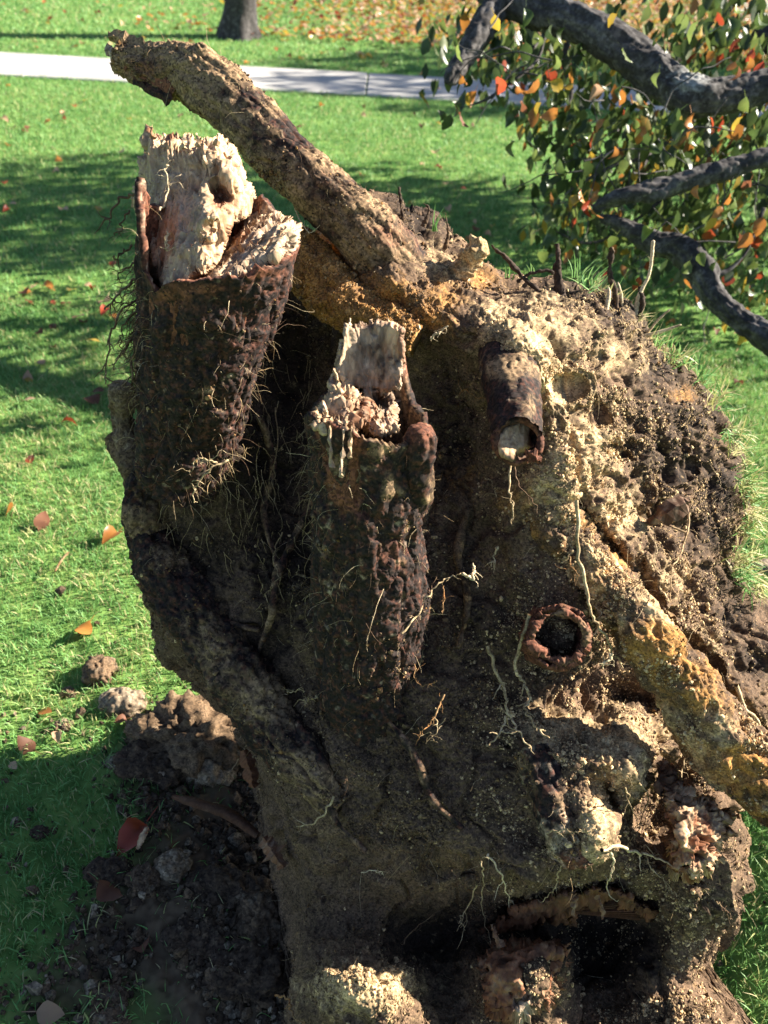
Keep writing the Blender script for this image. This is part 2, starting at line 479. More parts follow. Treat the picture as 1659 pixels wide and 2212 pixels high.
def grass_mat():
    m = bpy.data.materials.new('grass blade'); m.use_nodes = True
    N, L = m.node_tree.nodes, m.node_tree.links
    b = N['Principled BSDF']; b.inputs['Roughness'].default_value = .55; b.inputs['Specular IOR Level'].default_value = .35
    at = N.new('ShaderNodeAttribute'); at.attribute_name = 'zone'
    sp = N.new('ShaderNodeSeparateColor'); L.new(at.outputs['Color'], sp.inputs[0])
    r = N.new('ShaderNodeValToRGB'); L.new(sp.outputs[0], r.inputs[0])
    cr = r.color_ramp; cr.elements[0].position = 0; cr.elements[0].color = (.090, .225, .058, 1)
    cr.elements[1].position = 1; cr.elements[1].color = (.50, .42, .24, 1)
    for p, c in ((.45, (.160, .335, .095, 1)), (.78, (.27, .42, .15, 1)), (.88, (.36, .38, .13, 1))):
        e = cr.elements.new(p); e.color = c
    L.new(r.outputs[0], b.inputs['Base Color'])
    t = N.new('ShaderNodeBsdfTranslucent'); L.new(r.outputs[0], t.inputs[0])
    ms = N.new('ShaderNodeMixShader'); ms.inputs[0].default_value = .35
    L.new(b.outputs[0], ms.inputs[1]); L.new(t.outputs[0], ms.inputs[2])
    L.new(ms.outputs[0], N['Material Output'].inputs['Surface'])
    return m
M_GRASS = grass_mat()

# ================================================================== THE SETTING
# lawn surface (one sheet, gently uneven near the camera)
def lawn_mat():
    m = bpy.data.materials.new('lawn ground'); m.use_nodes = True
    N, L = m.node_tree.nodes, m.node_tree.links
    b = N['Principled BSDF']; b.inputs['Roughness'].default_value = 1; b.inputs['Specular IOR Level'].default_value = .1
    tc = N.new('ShaderNodeTexCoord')
    def noise(s, d=5):
        n = N.new('ShaderNodeTexNoise'); n.inputs['Scale'].default_value = s; n.inputs['Detail'].default_value = d
        L.new(tc.outputs['Object'], n.inputs['Vector']); return n.outputs[0]
    r = N.new('ShaderNodeValToRGB'); L.new(noise(9), r.inputs[0]); cr = r.color_ramp
    cr.elements[0].position = .34; cr.elements[0].color = (.085, .17, .048, 1)
    cr.elements[1].position = .68; cr.elements[1].color = (.19, .31, .09, 1)
    r2 = N.new('ShaderNodeValToRGB'); L.new(noise(55), r2.inputs[0])
    r2.color_ramp.elements[0].color = (.55, .55, .5, 1); r2.color_ramp.elements[1].color = (1.3, 1.25, 1.1, 1)
    x = N.new('ShaderNodeMix'); x.data_type = 'RGBA'; x.blend_type = 'MULTIPLY'; x.inputs[0].default_value = 1
    L.new(r.outputs[0], x.inputs[6]); L.new(r2.outputs[0], x.inputs[7])
    at = N.new('ShaderNodeAttribute'); at.attribute_name = 'zone'
    sp = N.new('ShaderNodeSeparateColor'); L.new(at.outputs['Color'], sp.inputs[0])
    r3 = N.new('ShaderNodeValToRGB'); L.new(noise(40), r3.inputs[0])
    r3.color_ramp.elements[0].color = (.045, .03, .02, 1); r3.color_ramp.elements[1].color = (.17, .12, .075, 1)
    y = N.new('ShaderNodeMix'); y.data_type = 'RGBA'; L.new(sp.outputs[0], y.inputs[0])
    L.new(x.outputs[2], y.inputs[6]); L.new(r3.outputs[0], y.inputs[7])
    L.new(y.outputs[2], b.inputs['Base Color'])
    return m

def bare(x, y):
    """how bare and dirty the ground is (dirt spilled by the root plate)"""
    q = np.stack([x, y, np.zeros_like(x)], 1)
    d1 = np.sqrt(((x - .05) / .62) ** 2 + ((y - .95) / .62) ** 2)
    return sstep(1.12, .62, d1 + .5 * fbm(q, 5.0, 4, 5))

xs = np.concatenate([np.linspace(-120, -6, 20), np.linspace(-5, -1.3, 60), np.linspace(-1.25, -.92, 22), np.linspace(-.915, .45, 330), np.linspace(.46, 1.6, 80), np.linspace(1.7, 6, 40), np.linspace(7, 120, 20)])
ys = np.concatenate([np.linspace(-30, .2, 14), np.linspace(.25, .44, 12), np.linspace(.445, 1.75, 320), np.linspace(1.76, 2.6, 60), np.linspace(2.65, 9, 110), np.linspace(9.2, 20, 50), np.linspace(22, 260, 24)])
gx, gy = np.meshgrid(xs, ys)
gp = np.stack([gx.ravel(), gy.ravel(), np.zeros(gx.size)], 1)
bz = bare(gp[:, 0], gp[:, 1])
near = np.exp(-((gp[:, 0]) ** 2 + (gp[:, 1] - 1.5) ** 2) / 8)
def ground_h(p):
    b_ = bare(p[:, 0], p[:, 1]); nr = np.exp(-(p[:, 0] ** 2 + (p[:, 1] - 1.5) ** 2) / 8)
    return -.004 + nr * (.010 * vnoise(p, 5, 3) + .004 * fbm(p, 22, 2, 8)) + b_ * (.026 * fbm(p, 9, 3, 12) + .012 * fbm(p, 30, 3, 13) + .007 * fbm(p, 95, 2, 14)) - .01 * nr - .34 * np.exp(-((p[:, 0] - .42) / .36) ** 2 - ((p[:, 1] - 1.02) / .40) ** 2)
gp[:, 2] = ground_h(gp)
gi = np.arange(gx.size).reshape(gx.shape)
gq = np.stack([gi[:-1, :-1].ravel(), gi[:-1, 1:].ravel(), gi[1:, 1:].ravel(), gi[1:, :-1].ravel()], 1)
gz_ = np.zeros((len(gp), 3)); gz_[:, 0] = bz
ground = mesh_obj('ground', gp, [gq], lawn_mat(), None, gz_)
tag(ground, 'sunny green lawn ground with bare dirt beside the root plate', 'ground', kind='structure')

# pavement: concrete slabs with joints
def concrete_mat():
    m = bpy.data.materials.new('pale concrete'); m.use_nodes = True
    N, L = m.node_tree.nodes, m.node_tree.links
    b = N['Principled BSDF']; b.inputs['Roughness'].default_value = .9
    tc = N.new('ShaderNodeTexCoord'); n = N.new('ShaderNodeTexNoise'); n.inputs['Scale'].default_value = 3; n.inputs['Detail'].default_value = 9
    L.new(tc.outputs['Object'], n.inputs['Vector'])
    r = N.new('ShaderNodeValToRGB'); L.new(n.outputs[0], r.inputs[0])
    r.color_ramp.elements[0].position = .36; r.color_ramp.elements[0].color = (.31, .30, .285, 1)
    r.color_ramp.elements[1].position = .7; r.color_ramp.elements[1].color = (.43, .415, .395, 1)
    L.new(r.outputs[0], b.inputs['Base Color']); return m
M_CONC = concrete_mat()
pa, pb = G(0, 163)[:2], G(900, 214)[:2]           # near edge
qa, qb = G(0, 110)[:2], G(900, 182)[:2]           # far edge
pd = (pb - pa) / np.linalg.norm(pb - pa); pn = np.array([-pd[1], pd[0]])
wid = max(1.0, min(1.9, float(np.mean([(qa - pa) @ pn, (qb - pb) @ pn]))))
joint = (G(97, 140)[:2] - pa) @ pd
pave = bpy.data.objects.new('pavement', None); pave.location = (pa[0], pa[1], 0); COL.objects.link(pave)
tag(pave, 'pale concrete footpath crossing the lawn behind the roots', 'footpath', kind='structure')
L_SL = 1.5
def slab_mesh():
    a, b2, h, bv = L_SL / 2 - .006, wid / 2, .012, .008
    v = [(-a,-b2,-.06),(a,-b2,-.06),(a,b2,-.06),(-a,b2,-.06),(-a,-b2,h-bv),(a,-b2,h-bv),(a,b2,h-bv),(-a,b2,h-bv),
         (-a+bv,-b2+bv,h),(a-bv,-b2+bv,h),(a-bv,b2-bv,h),(-a+bv,b2-bv,h)]
    f = [(3,2,1,0)] + [(k,(k+1)%4,(k+1)%4+4,k+4) for k in range(4)] + [(k+4,(k+1)%4+4,(k+1)%4+8,k+8) for k in range(4)] + [(8,9,10,11)]
    return mesh_obj('slab', np.array(v), [np.array(f)], M_CONC, raw=True, smooth=False)
sm = slab_mesh()
for k in range(-9, 14):
    c = pa + pd * (joint + (k + .5) * L_SL) + pn * wid / 2
    o = bpy.data.objects.new('slab', sm); COL.objects.link(o); o.parent = pave
    o.matrix_parent_inverse = Matrix.Translation(-Vector(pave.location))
    o.location = (c[0], c[1], 0); o.rotation_euler = (R_(random.uniform(-.2, .2)), R_(random.uniform(-.15, .15)), math.atan2(pd[1], pd[0]))

# pale drive seen through the leaves at the top right corner
dv = [G(1545, -20), G(1700, -60), G(1700, 60), G(1600, 45)]
d0 = np.mean(dv, 0)
dvv = np.array([[p[0], p[1], .012] for p in dv] + [[p[0], p[1], -.05] for p in dv])
drive = mesh_obj('driveway', dvv, [np.array([(0,3,2,1),(0,1,5,4),(1,2,6,5),(2,3,7,6),(3,0,4,7)])], M_CONC, smooth=False)
tag(drive, 'pale concrete driveway corner beyond the leaves', 'driveway', kind='structure')

def on_path(x, y, m=0.0):
    d = (x - pa[0]) * pn[0] + (y - pa[1]) * pn[1]
    return (d > -m) & (d < wid + m)

# ================================================================== ROOT PLATE
plate = empty('uprooted_root_plate', (.15, 1.25, 0), 'big upturned tree root plate caked in tan soil with broken roots', 'root plate')

SIL = [(800,400),(850,425),(900,450),(960,478),(990,520),(1040,560),(1100,592),(1200,600),(1300,628),(1370,680),(1420,745),
       (1480,795),(1545,865),(1588,950),(1606,1040),(1622,1110),(1612,1180),(1604,1230),(1640,1275),(1720,1330),(1760,1500),(1760,1700),
       (1680,1716),(1600,1730),(1590,1760),(1606,1850),(1612,1930),(1595,2010),(1545,2070),(1530,2110),(1560,2160),(1640,2230),(1680,2330),
       (580,2330),(598,2212),(602,2090),(600,1960),(592,1900),(562,1800),(545,1700),(525,1620),(490,1550),(400,1470),(345,1400),(318,1300),
       (322,1180),(290,1100),(300,1000),(310,880),(330,780),(400,640),(520,600),(620,560),(690,480)]

CTRL = [  # x, y, distance
 # upper edge
 (800,400,1.74),(900,455,1.76),(990,520,1.76),(1100,592,1.73),(1200,602,1.73),(1300,630,1.72),(1420,745,1.72),(1545,865,1.75),
 (1600,1040,1.82),(1615,1100,1.82),(1590,1200,1.79),(1605,1290,1.78),(1700,1350,1.80),(1760,1500,1.80),(1700,1700,1.70),
 # ochre ridge below the long root
 (690,500,1.74),(760,620,1.66),(860,620,1.575),(820,570,1.60),(960,690,1.58),(900,560,1.64),(1000,600,1.66),(1100,640,1.66),
 # hollow between left and middle root
 (640,640,1.76),(690,760,1.80),(660,900,1.78),(620,1050,1.72),(560,1150,1.68),(620,1250,1.62),(640,1400,1.58),(700,1050,1.68),
 # left rim
 (312,880,1.65),(430,925,1.54),(350,940,1.58),(520,940,1.59),(300,1000,1.67),(420,1050,1.59),(330,1180,1.74),(318,1300,1.80),(400,1470,1.86),(440,1330,1.68),
 (490,1550,1.86),(525,1620,1.84),(562,1800,1.72),(592,1900,1.65),(600,2000,1.60),(600,2200,1.50),
 # middle
 (800,1300,1.52),(800,1500,1.50),(700,1600,1.53),(600,1600,1.62),(900,1600,1.47),(1000,1500,1.50),(650,1800,1.56),(760,1750,1.50),
 (950,1750,1.46),(1050,1850,1.46),(900,1900,1.50),(750,1900,1.53),
 # right of the middle root: recess
 (930,800,1.66),(960,900,1.67),(1010,1000,1.64),(960,1150,1.60),(1050,1250,1.56),(1000,1380,1.53),(900,1080,1.62),(1080,1120,1.56),
 # pale sand shoulder
 (1080,700,1.51),(1150,720,1.48),(1220,780,1.50),(1060,760,1.52),(1015,800,1.61),(1200,900,1.50),(1250,980,1.51),(1180,1050,1.49),(1230,1100,1.49),
 (1300,750,1.57),(1350,850,1.59),(1400,950,1.62),(1500,950,1.69),(1480,1080,1.67),(1350,1100,1.57),(1400,1200,1.60),(1520,1180,1.70),
 (1450,1300,1.60),(1550,1350,1.67),(1600,1500,1.66),(1510,1440,1.64),
 # recess below the hollow root, then the sandy lump
 (1130,1440,1.53),(1210,1380,1.50),(1270,1450,1.56),(1350,1505,1.63),(1290,1525,1.60),(1180,1540,1.52),(1420,1590,1.60),(1440,1680,1.64),
 (1210,1590,1.47),(1250,1650,1.425),(1330,1560,1.52),(1340,1620,1.45),(1400,1620,1.52),(1385,1680,1.46),(1320,1700,1.44),(1280,1770,1.385),(1330,1770,1.42),(1275,1840,1.38),(1400,1760,1.60),
 (1480,1720,1.60),(1550,1720,1.64),(1120,1700,1.46),(1150,1800,1.46),(1380,1830,1.52),(1460,1850,1.50),(1520,1860,1.50),
 # lip and the cavern under it
 (1000,1905,1.48),(1120,1915,1.47),(1240,1900,1.46),(1360,1900,1.48),(1000,1965,1.62),(1120,1985,1.67),(1250,1985,1.69),(1360,1970,1.66),
 (900,1980,1.57),(890,2050,1.58),(1000,2040,1.60),(1250,2080,1.68),(1330,2080,1.68),(1300,2180,1.62),(960,2140,1.56),
 # lower right lobe
 (1480,1930,1.46),(1540,1920,1.46),(1570,1980,1.52),(1606,1900,1.60),(1480,2030,1.54),(1530,2090,1.64),(1420,2100,1.58),(1450,2180,1.56),(1560,2180,1.56),
 # lower lumps
 (650,2100,1.47),(700,2085,1.41),(770,2085,1.375),(780,2160,1.35),(850,2120,1.385),(880,2170,1.40),(690,2180,1.39),(700,2020,1.53),(780,1990,1.54),(1060,2080,1.52),(1130,2090,1.48),(1210,2070,1.52),
 (1120,2160,1.47),(1060,2190,1.50),(780,2260,1.37),(1000,2280,1.48),(1300,2280,1.52),(1600,2280,1.50),(600,2320,1.46),
]
depth = tps(CTRL)
def dz(x, y):
    return float(depth(np.array([x]), np.array([y]))[0])

def gauss(px, py, blobs):
    r = np.zeros_like(px)
    for b in blobs:
        x, y, rx = b[:3]; ry = b[3] if len(b) > 3 else rx; w = b[4] if len(b) > 4 else 1
        r = np.maximum(r, w * np.exp(-((px - x) / rx) ** 2 - ((py - y) / ry) ** 2))
    return r

HUMUS_AND_SHADE = [(1520,1960,110,90,.95),(1420,1880,80,40,.6),(620,800,90,240,1.4),(560,1000,150,160,1.3),(640,1200,160,160,1.2),(430,960,160,110,1.3),(800,1420,200,120,1.2),(980,1000,50,160,.9),(960,850,50,100,.7),(1050,1350,120,100,.7),(1120,1500,120,60,.7),(850,1560,200,70,.8),(420,1200,140,160,1),(560,1380,160,120,.8),(1200,2030,200,70,1.5),(1330,2060,120,100,1.5),(930,2030,120,70,1.4),(800,1480,150,150,1),(760,1400,200,80,.6),(850,1250,300,200,.45),(720,1150,60,200,.8),(660,750,70,130,1),(600,1000,80,200,.9),(1000,1150,90,140,.5),(950,1650,200,120,.45),(700,1950,140,60,.5),(1470,960,190,140,.8),(1500,1150,140,110,.75),(1380,720,110,70,.9),(920,480,90,50,1),(1100,1900,300,30,.4),(650,1500,100,200,.45),(1560,1250,90,70,.8),(1240,640,110,50),(1330,680,80,60),(1420,790,80,70),(1500,900,100,90),(1430,880,70,70,.8),(1450,1000,110,90),(1560,1040,70,110),(1540,1150,90,70),  # dark humus soil, plus shade painted into the centre, hollows and cavern
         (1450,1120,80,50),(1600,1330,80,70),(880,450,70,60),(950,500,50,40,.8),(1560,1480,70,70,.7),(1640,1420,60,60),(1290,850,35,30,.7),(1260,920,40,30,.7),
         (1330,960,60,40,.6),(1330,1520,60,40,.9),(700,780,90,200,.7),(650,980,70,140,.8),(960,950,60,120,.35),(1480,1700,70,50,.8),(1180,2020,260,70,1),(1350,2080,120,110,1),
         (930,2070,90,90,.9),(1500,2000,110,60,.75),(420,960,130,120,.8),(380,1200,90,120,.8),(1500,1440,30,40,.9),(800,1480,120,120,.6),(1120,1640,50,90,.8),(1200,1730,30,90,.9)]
OCHRE = [(680,540,60,60,1.2),(760,620,60,50,1.2),(840,640,70,50),(930,690,60,40),(1230,1130,50,40,.9),(1310,1220,40,60,1),(1450,1400,40,60,.8),(1130,1080,70,40,.6),
         (1000,1040,80,50,.5),(1310,1700,40,60,.9),(1040,600,50,30,.8),(1480,850,30,20,.7),(1580,1560,40,90,.9),(960,640,60,60,.8),(860,720,60,30,.9)]
PALE = [(1150,720,130,80),(1200,820,110,90),(1250,980,100,110,.9),(1200,1040,70,90,.8),(1080,690,60,50),(1330,760,80,60,.7),(1340,1110,80,70,.7),(1330,1590,110,60),
        (1360,1680,60,60,.8),(1290,1790,40,90,1),(1220,1560,50,40,.9),(780,2130,130,70,1.1),(1500,1990,80,80,.4),(1460,1250,90,60,.55),(1540,1380,70,60,.5),(1170,1600,50,60,.8),
        (1560,2120,60,60,.6),(1530,1930,60,40,.5),(960,560,70,50,.5)]
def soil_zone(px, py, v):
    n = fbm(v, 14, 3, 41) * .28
    z = np.stack([gauss(px, py, HUMUS_AND_SHADE) + n, gauss(px, py, OCHRE) - n * .7, gauss(px, py, PALE) + n], 1)
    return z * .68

def grooves(X, Y):
    """open cracks and holes: (x0,y0,x1,y1,width,depth)"""
    r = np.zeros(X.shape)
    for x0, y0, x1, y1, w, d in [(1335,1195,1395,1290,12,.05),(1400,1310,1475,1400,13,.05),(1255,1090,1330,1190,14,.05),(1370,1230,1400,1300,26,.06),(1480,1400,1530,1450,26,.06),(1530,1460,1640,1600,20,.05),
                                 (1400,1110,1480,1150,30,.04),(1230,835,1260,830,16,.03),(1275,910,1300,900,22,.035),(1410,800,1440,790,20,.035),
                                 (1480,840,1560,860,20,.03),(1320,970,1350,985,22,.03),(1470,1020,1500,1010,16,.03),(1310,1700,1320,1740,22,.07),
                                 (880,2010,920,2030,40,.03),(970,1880,1010,1885,26,.05),(1360,960,1370,965,14,.03),(1010,870,1030,890,22,.04),(1340,1500,1400,1520,30,.05),
                                 (1290,1240,1300,1250,18,.03),(1395,1060,1400,1065,16,.03),(1285,780,1300,770,12,.02)]:
        dx, dy = x1 - x0, y1 - y0
        t = np.clip(((X - x0) * dx + (Y - y0) * dy) / (dx * dx + dy * dy + 1e-9), 0, 1)
        dd = np.hypot(X - x0 - t * dx, (Y - y0 - t * dy))
        r = np.maximum(r, d * np.exp(-(dd / w) ** 2))
    return r

def clumps(v, seed):
    """crumbly texture: uneven ledges, clods of several sizes and holes between them"""
    q = v + .006 * np.stack([vnoise(v, 60, seed + 5), vnoise(v, 60, seed + 6), vnoise(v, 60, seed + 7)], 1)
    w0 = worley(q, 34, seed); w1 = worley(q, 80, seed + 1); w2 = worley(v, 185, seed + 2)
    led = fbm(v, 24, 3, seed + 3)
    return .0028 * (.5 - w0) + .0052 * (.5 - w1) + .0042 * (.5 - w2) + .0055 * sstep(-.12, .10, led) - .003 + .0022 * vnoise(v, 300, seed + 8)
def soil_disp(v, px, py, z):
    lump = .024 * fbm(v, 6.5, 2, 20) + .012 * fbm(v, 15, 3, 21)
    pit = sstep(.12, .42, fbm(v, 30, 3, 55)) * (.005 + .011 * np.clip(z[:, 0] * 1.6, 0, 1))
    crust = sstep(-.02, .22, fbm(v, 5.5, 3, 58)); crack = np.clip(ridge(v + .01 * vnoise(v, 30, 4)[:, None], 8, 3, 59) - .72, 0, 1) / .28
    return lump - .014 * crack + (clumps(v, 31) * (1 - .32 * crust) + .0022 * fbm(v, 150, 3, 60) * (.85 + .4 * np.clip(z[:, 0] * 1.6, 0, 1)) - pit) * np.clip(.35 + poly_sd(SIL, px, py) / 90, .35, 1)

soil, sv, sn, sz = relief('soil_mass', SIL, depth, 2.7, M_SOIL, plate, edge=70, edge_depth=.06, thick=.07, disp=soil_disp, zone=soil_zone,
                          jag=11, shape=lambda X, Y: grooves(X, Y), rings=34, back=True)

scatter = [(sv, sn, sz)]

# ---- soil-coated and bare roots running over the plate
def coat_disp(amp=1.0, seed=0):
    def f(v, q, z):
        return amp * (.014 * fbm(v, 14, 3, seed + 61) + .85 * clumps(v, seed + 62) - .008 * sstep(.2, .5, fbm(v, 32, 2, seed + 65)))
    return f
def bark_disp(amp=1.0, seed=0):
    def f(v, q, z):
        qq = q * np.array([.45, 1, 1])
        w1 = worley(qq, 62, seed + 71); w2 = worley(v, 150, seed + 72)
        rg = 1 - np.abs(fbm(q * np.array([.38, 1, 1]) + .008 * vnoise(v, 30, 6)[:, None], 30, 3, seed + 75)) * 3
        rg2 = 1 - np.abs(fbm(q * np.array([.6, 1, 1]) + .01 * vnoise(v, 40, 3)[:, None], 75, 2, seed + 76)) * 3
        wq = qq + .012 * np.stack([vnoise(v, 45, 81), vnoise(v, 45, 82), vnoise(v, 45, 83)], 1)
        pl = cellval(wq * np.array([1.2, .8, .8]), 34, seed + 77) - .5 + .35 * (cellval(wq * np.array([2.4, .8, .8]), 85, seed + 78) - .5)
        return amp * (.011 * fbm(q, 13, 3, seed + 73) + .0062 * pl + .0006 * (.5 - w2) - .0075 * np.clip(rg, 0, 1) ** 2 - .0018 * np.clip(rg2, 0, 1) ** 2 + .0030 * fbm(v, 62, 3, seed + 74)) + .003 * z[:, 0]
    return f

# long root at the top, broken at its far end
def z_long(px, py, v):
    n = fbm(v, 13, 4, 77); n2 = fbm(v, 45, 2, 78)
    dark = gauss(px, py, [(640,290,60,60,.9),(560,200,40,40,.5),(700,400,60,40,.4)])
    return np.stack([.64 + .9 * n + .3 * n2 - dark, gauss(px, py, [(310,150,50,40,.8),(840,510,60,40,.7),(700,380,30,30,.4)]) * .7, np.zeros_like(px)], 1)
long_root, *s1 = tube('root', [(262,128,1.78,30),(300,140,1.77,42),(350,150,1.75,50),(400,158,1.73,56),(450,182,1.71,66),(520,245,1.69,64),(600,325,1.67,63),
                      (680,400,1.65,64),(760,472,1.64,68),(830,550,1.66,74),(900,650,1.75,80)], 330, 170, M_BARK, plate,
                      disp=lambda v, q, z: bark_disp(.7, 3)(v, q, z) + coat_disp(.42, 5)(v, q, z) * np.clip(z[:, 0] * 1.3, .2, 1), zone=z_long, ends=(.01, 0))
tag(long_root, 'long soil caked root reaching up to the left')
scatter.append(s1)
# broken tip: bark slivers and a stub on top
def sliver(name, pts, w, th, mat, parent, zone=(0, 0, 0), n=14):
    """a torn strip with thickness: pts (x,y,z) centreline, w half-width in picture units"""
    pts = np.array(pts, float); c = catmull(np.concatenate([P(pts[:, 0], pts[:, 1], pts[:, 2]), pts[:, 2:3]], 1), n)
    zc = c[:, 3]; c = c[:, :3]; t, U, Wv = frames(c)
    to = CP - c; to /= np.linalg.norm(to, axis=1, keepdims=True)
    side = np.cross(t, to); side /= np.linalg.norm(side, axis=1, keepdims=True)
    ww = np.interp(np.linspace(0, 1, n), np.linspace(0, 1, len(w)), w) * zc / FPX
    ww = ww * (1 + .25 * RNG.normal(size=n))
    j = lambda s: RNG.normal(size=(n, 3)) * s
    L1 = c - side * ww[:, None] + j(.0012); R1 = c + side * ww[:, None] + j(.0012); C1 = c + to * th + j(.0015)
    Bk = c - to * th + j(.001)
    v = np.stack([L1, C1, R1, Bk], 1).reshape(-1, 3)
    i = np.arange(n * 4).reshape(n, 4); nx = np.roll(i, -1, 1)
    f = np.stack([i[:-1].ravel(), nx[:-1].ravel(), nx[1:].ravel(), i[1:].ravel()], 1)
    caps = np.array([i[0], i[-1][::-1]])
    return mesh_obj(name, v, [f, caps], mat, parent, np.tile(np.array(zone, float), (len(v), 1)), smooth=False)

tip_parent = long_root
def sub(parent, o):
    o.parent = parent; o.matrix_parent_inverse = parent.matrix_world.inverted() if False else Matrix.Identity(4); return o
sliver('bark_strip', [(380,185,1.70),(330,165,1.72),(285,140,1.74),(258,128,1.75)], [16,15,13,7], .006, M_BARK, long_root, (.1,.9,0))
sliver('bark_strip', [(370,215,1.71),(330,195,1.73),(300,178,1.75),(285,165,1.76)], [14,13,9,3], .006, M_BARK, long_root, (0,.25,0))
sliver('bark_strip', [(330,110,1.73),(290,98,1.75),(262,82,1.76),(235,78,1.77)], [18,18,15,9], .010, M_BARK, long_root, (1.1,0,0))
sliver('bark_strip', [(290,135,1.74),(262,128,1.75),(240,112,1.76),(228,100,1.77)], [12,13,12,6], .006, M_BARK, long_root, (.3,.6,.5))
stub, *_ = tube('side_stub', [(455,160,1.70,38),(440,125,1.68,27),(432,105,1.67,20),(428,92,1.665,14)], 40, 40, M_BARK, long_root, disp=coat_disp(.6, 9),
                zone=lambda px, py, v: np.stack([.9 + 0 * px, .0 * px, .0 * px], 1))

# ochre root running behind the left stump
r2, *s2 = tube('root', [(560,520,1.74,60),(640,560,1.70,64),(720,630,1.66,58),(800,690,1.62,50),(900,735,1.60,40)], 150, 110, M_SOIL, plate, disp=coat_disp(1.1, 20),
               zone=lambda px, py, v: np.stack([.42 + .8 * fbm(v, 30, 3, 5) - .5 + gauss(px, py, [(760,590,40,22,.8)]), .62 + .3 * fbm(v, 12, 3, 6), .1 + 0 * px], 1))
tag(r2, 'ochre stained root behind the pale broken stump'); scatter.append(s2)
# long root to the lower right
r3, *s3 = tube('root', [(1040,1010,1.70,30),(1100,1050,1.62,40),(1175,1115,1.555,46),(1250,1195,1.515,54),(1330,1285,1.49,62),(1408,1392,1.475,70),(1495,1500,1.475,70),(1570,1612,1.48,74),(1660,1690,1.49,74),(1780,1790,1.52,66),(1880,1880,1.55,40)],
               330, 170, M_SOIL, plate, disp=lambda v, q, z: coat_disp(.95, 30)(v, q, z) + .022 * fbm(v, 7, 3, 37) - .012 * np.clip(ridge(v, 9, 2, 38) - .7, 0, 1) / .3,
               zone=lambda px, py, v: np.stack([.34 + 1.2 * fbm(v, 16, 3, 15), .14 + .8 * fbm(v, 13, 3, 16) + gauss(px, py, [(1620,1660,60,60,.6),(1300,1215,40,30,.5),(1420,1390,60,50,.35),(1540,1560,40,40,.3)]), .18 + .8 * fbm(v, 14, 3, 18)], 1))
tag(r3, 'thick tan and ochre root sloping down to the right'); scatter.append(s3)
# dark root along the left rim
r4, *s4 = tube('root', [(275,1085,1.72,24),(315,1150,1.70,46),(360,1240,1.68,58),(430,1340,1.66,62),(500,1440,1.64,64),(570,1540,1.62,70),(650,1640,1.56,60),(740,1740,1.52,40)],
               220, 120, M_BARK, plate, disp=lambda v, q, z: bark_disp(1.2, 40)(v, q, z) + coat_disp(.6, 41)(v, q, z),
               zone=lambda px, py, v: np.stack([.02 + .9 * fbm(v, 12, 4, 25) + gauss(px, py, [(470,1380,60,60,.3),(560,1520,60,60,.4),(680,1660,80,80,.5)]), 0 * px, 0 * px], 1))
tag(r4, 'dark root curving along the left rim'); scatter.append(s4)
# short knob on the left rim
r5, *s5 = tube('root_knob', [(300,1010,1.70,26),(275,955,1.69,28),(262,905,1.68,26),(262,870,1.67,33),(268,842,1.66,32),(272,826,1.66,16)], 80, 60, M_CLOD, plate, disp=coat_disp(.7, 50),
                zone=lambda px, py, v: np.stack([.1 + .6 * fbm(v, 18, 3, 9), 0 * px, .25 + 0 * px], 1), ends=(0, .004))
r6, *_ = tube('root_knob', [(330,1080,1.72,40),(290,1000,1.70,40),(262,962,1.70,30),(240,940,1.70,14)], 70, 60, M_CLOD, plate, disp=coat_disp(.9, 55),
              zone=lambda px, py, v: np.stack([.3 + .6 * fbm(v, 18, 3, 19), 0 * px, .1 + 0 * px], 1))
r8, *_ = tube('root_knob', [(345,960,1.66,40),(318,1020,1.67,48),(305,1080,1.68,44),(325,1150,1.69,40)], 90, 80, M_BARK, plate, disp=lambda v, q, z: bark_disp(1.1, 58)(v, q, z) + coat_disp(.5, 59)(v, q, z),
              zone=lambda px, py, v: np.stack([.3 + .8 * fbm(v, 16, 3, 29), 0 * px, 0 * px], 1))
# dark peg at the lower middle with a sandy shoulder
r7, *s7 = tube('root', [(1150,1620,1.48,40),(1180,1700,1.45,46),(1210,1780,1.43,48),(1232,1840,1.42,44),(1240,1862,1.42,34)], 110, 80, M_BARK, plate, disp=bark_disp(.9, 60),
               zone=lambda px, py, v: np.stack([.28 + .9 * fbm(v, 24, 3, 29), gauss(px, py, [(1242,1858,40,24,1.2)]), .1 + .5 * fbm(v, 30, 2, 31)], 1), ends=(0, .008))
tag(r7, 'short dark root peg with a red broken end'); scatter.append(s7)

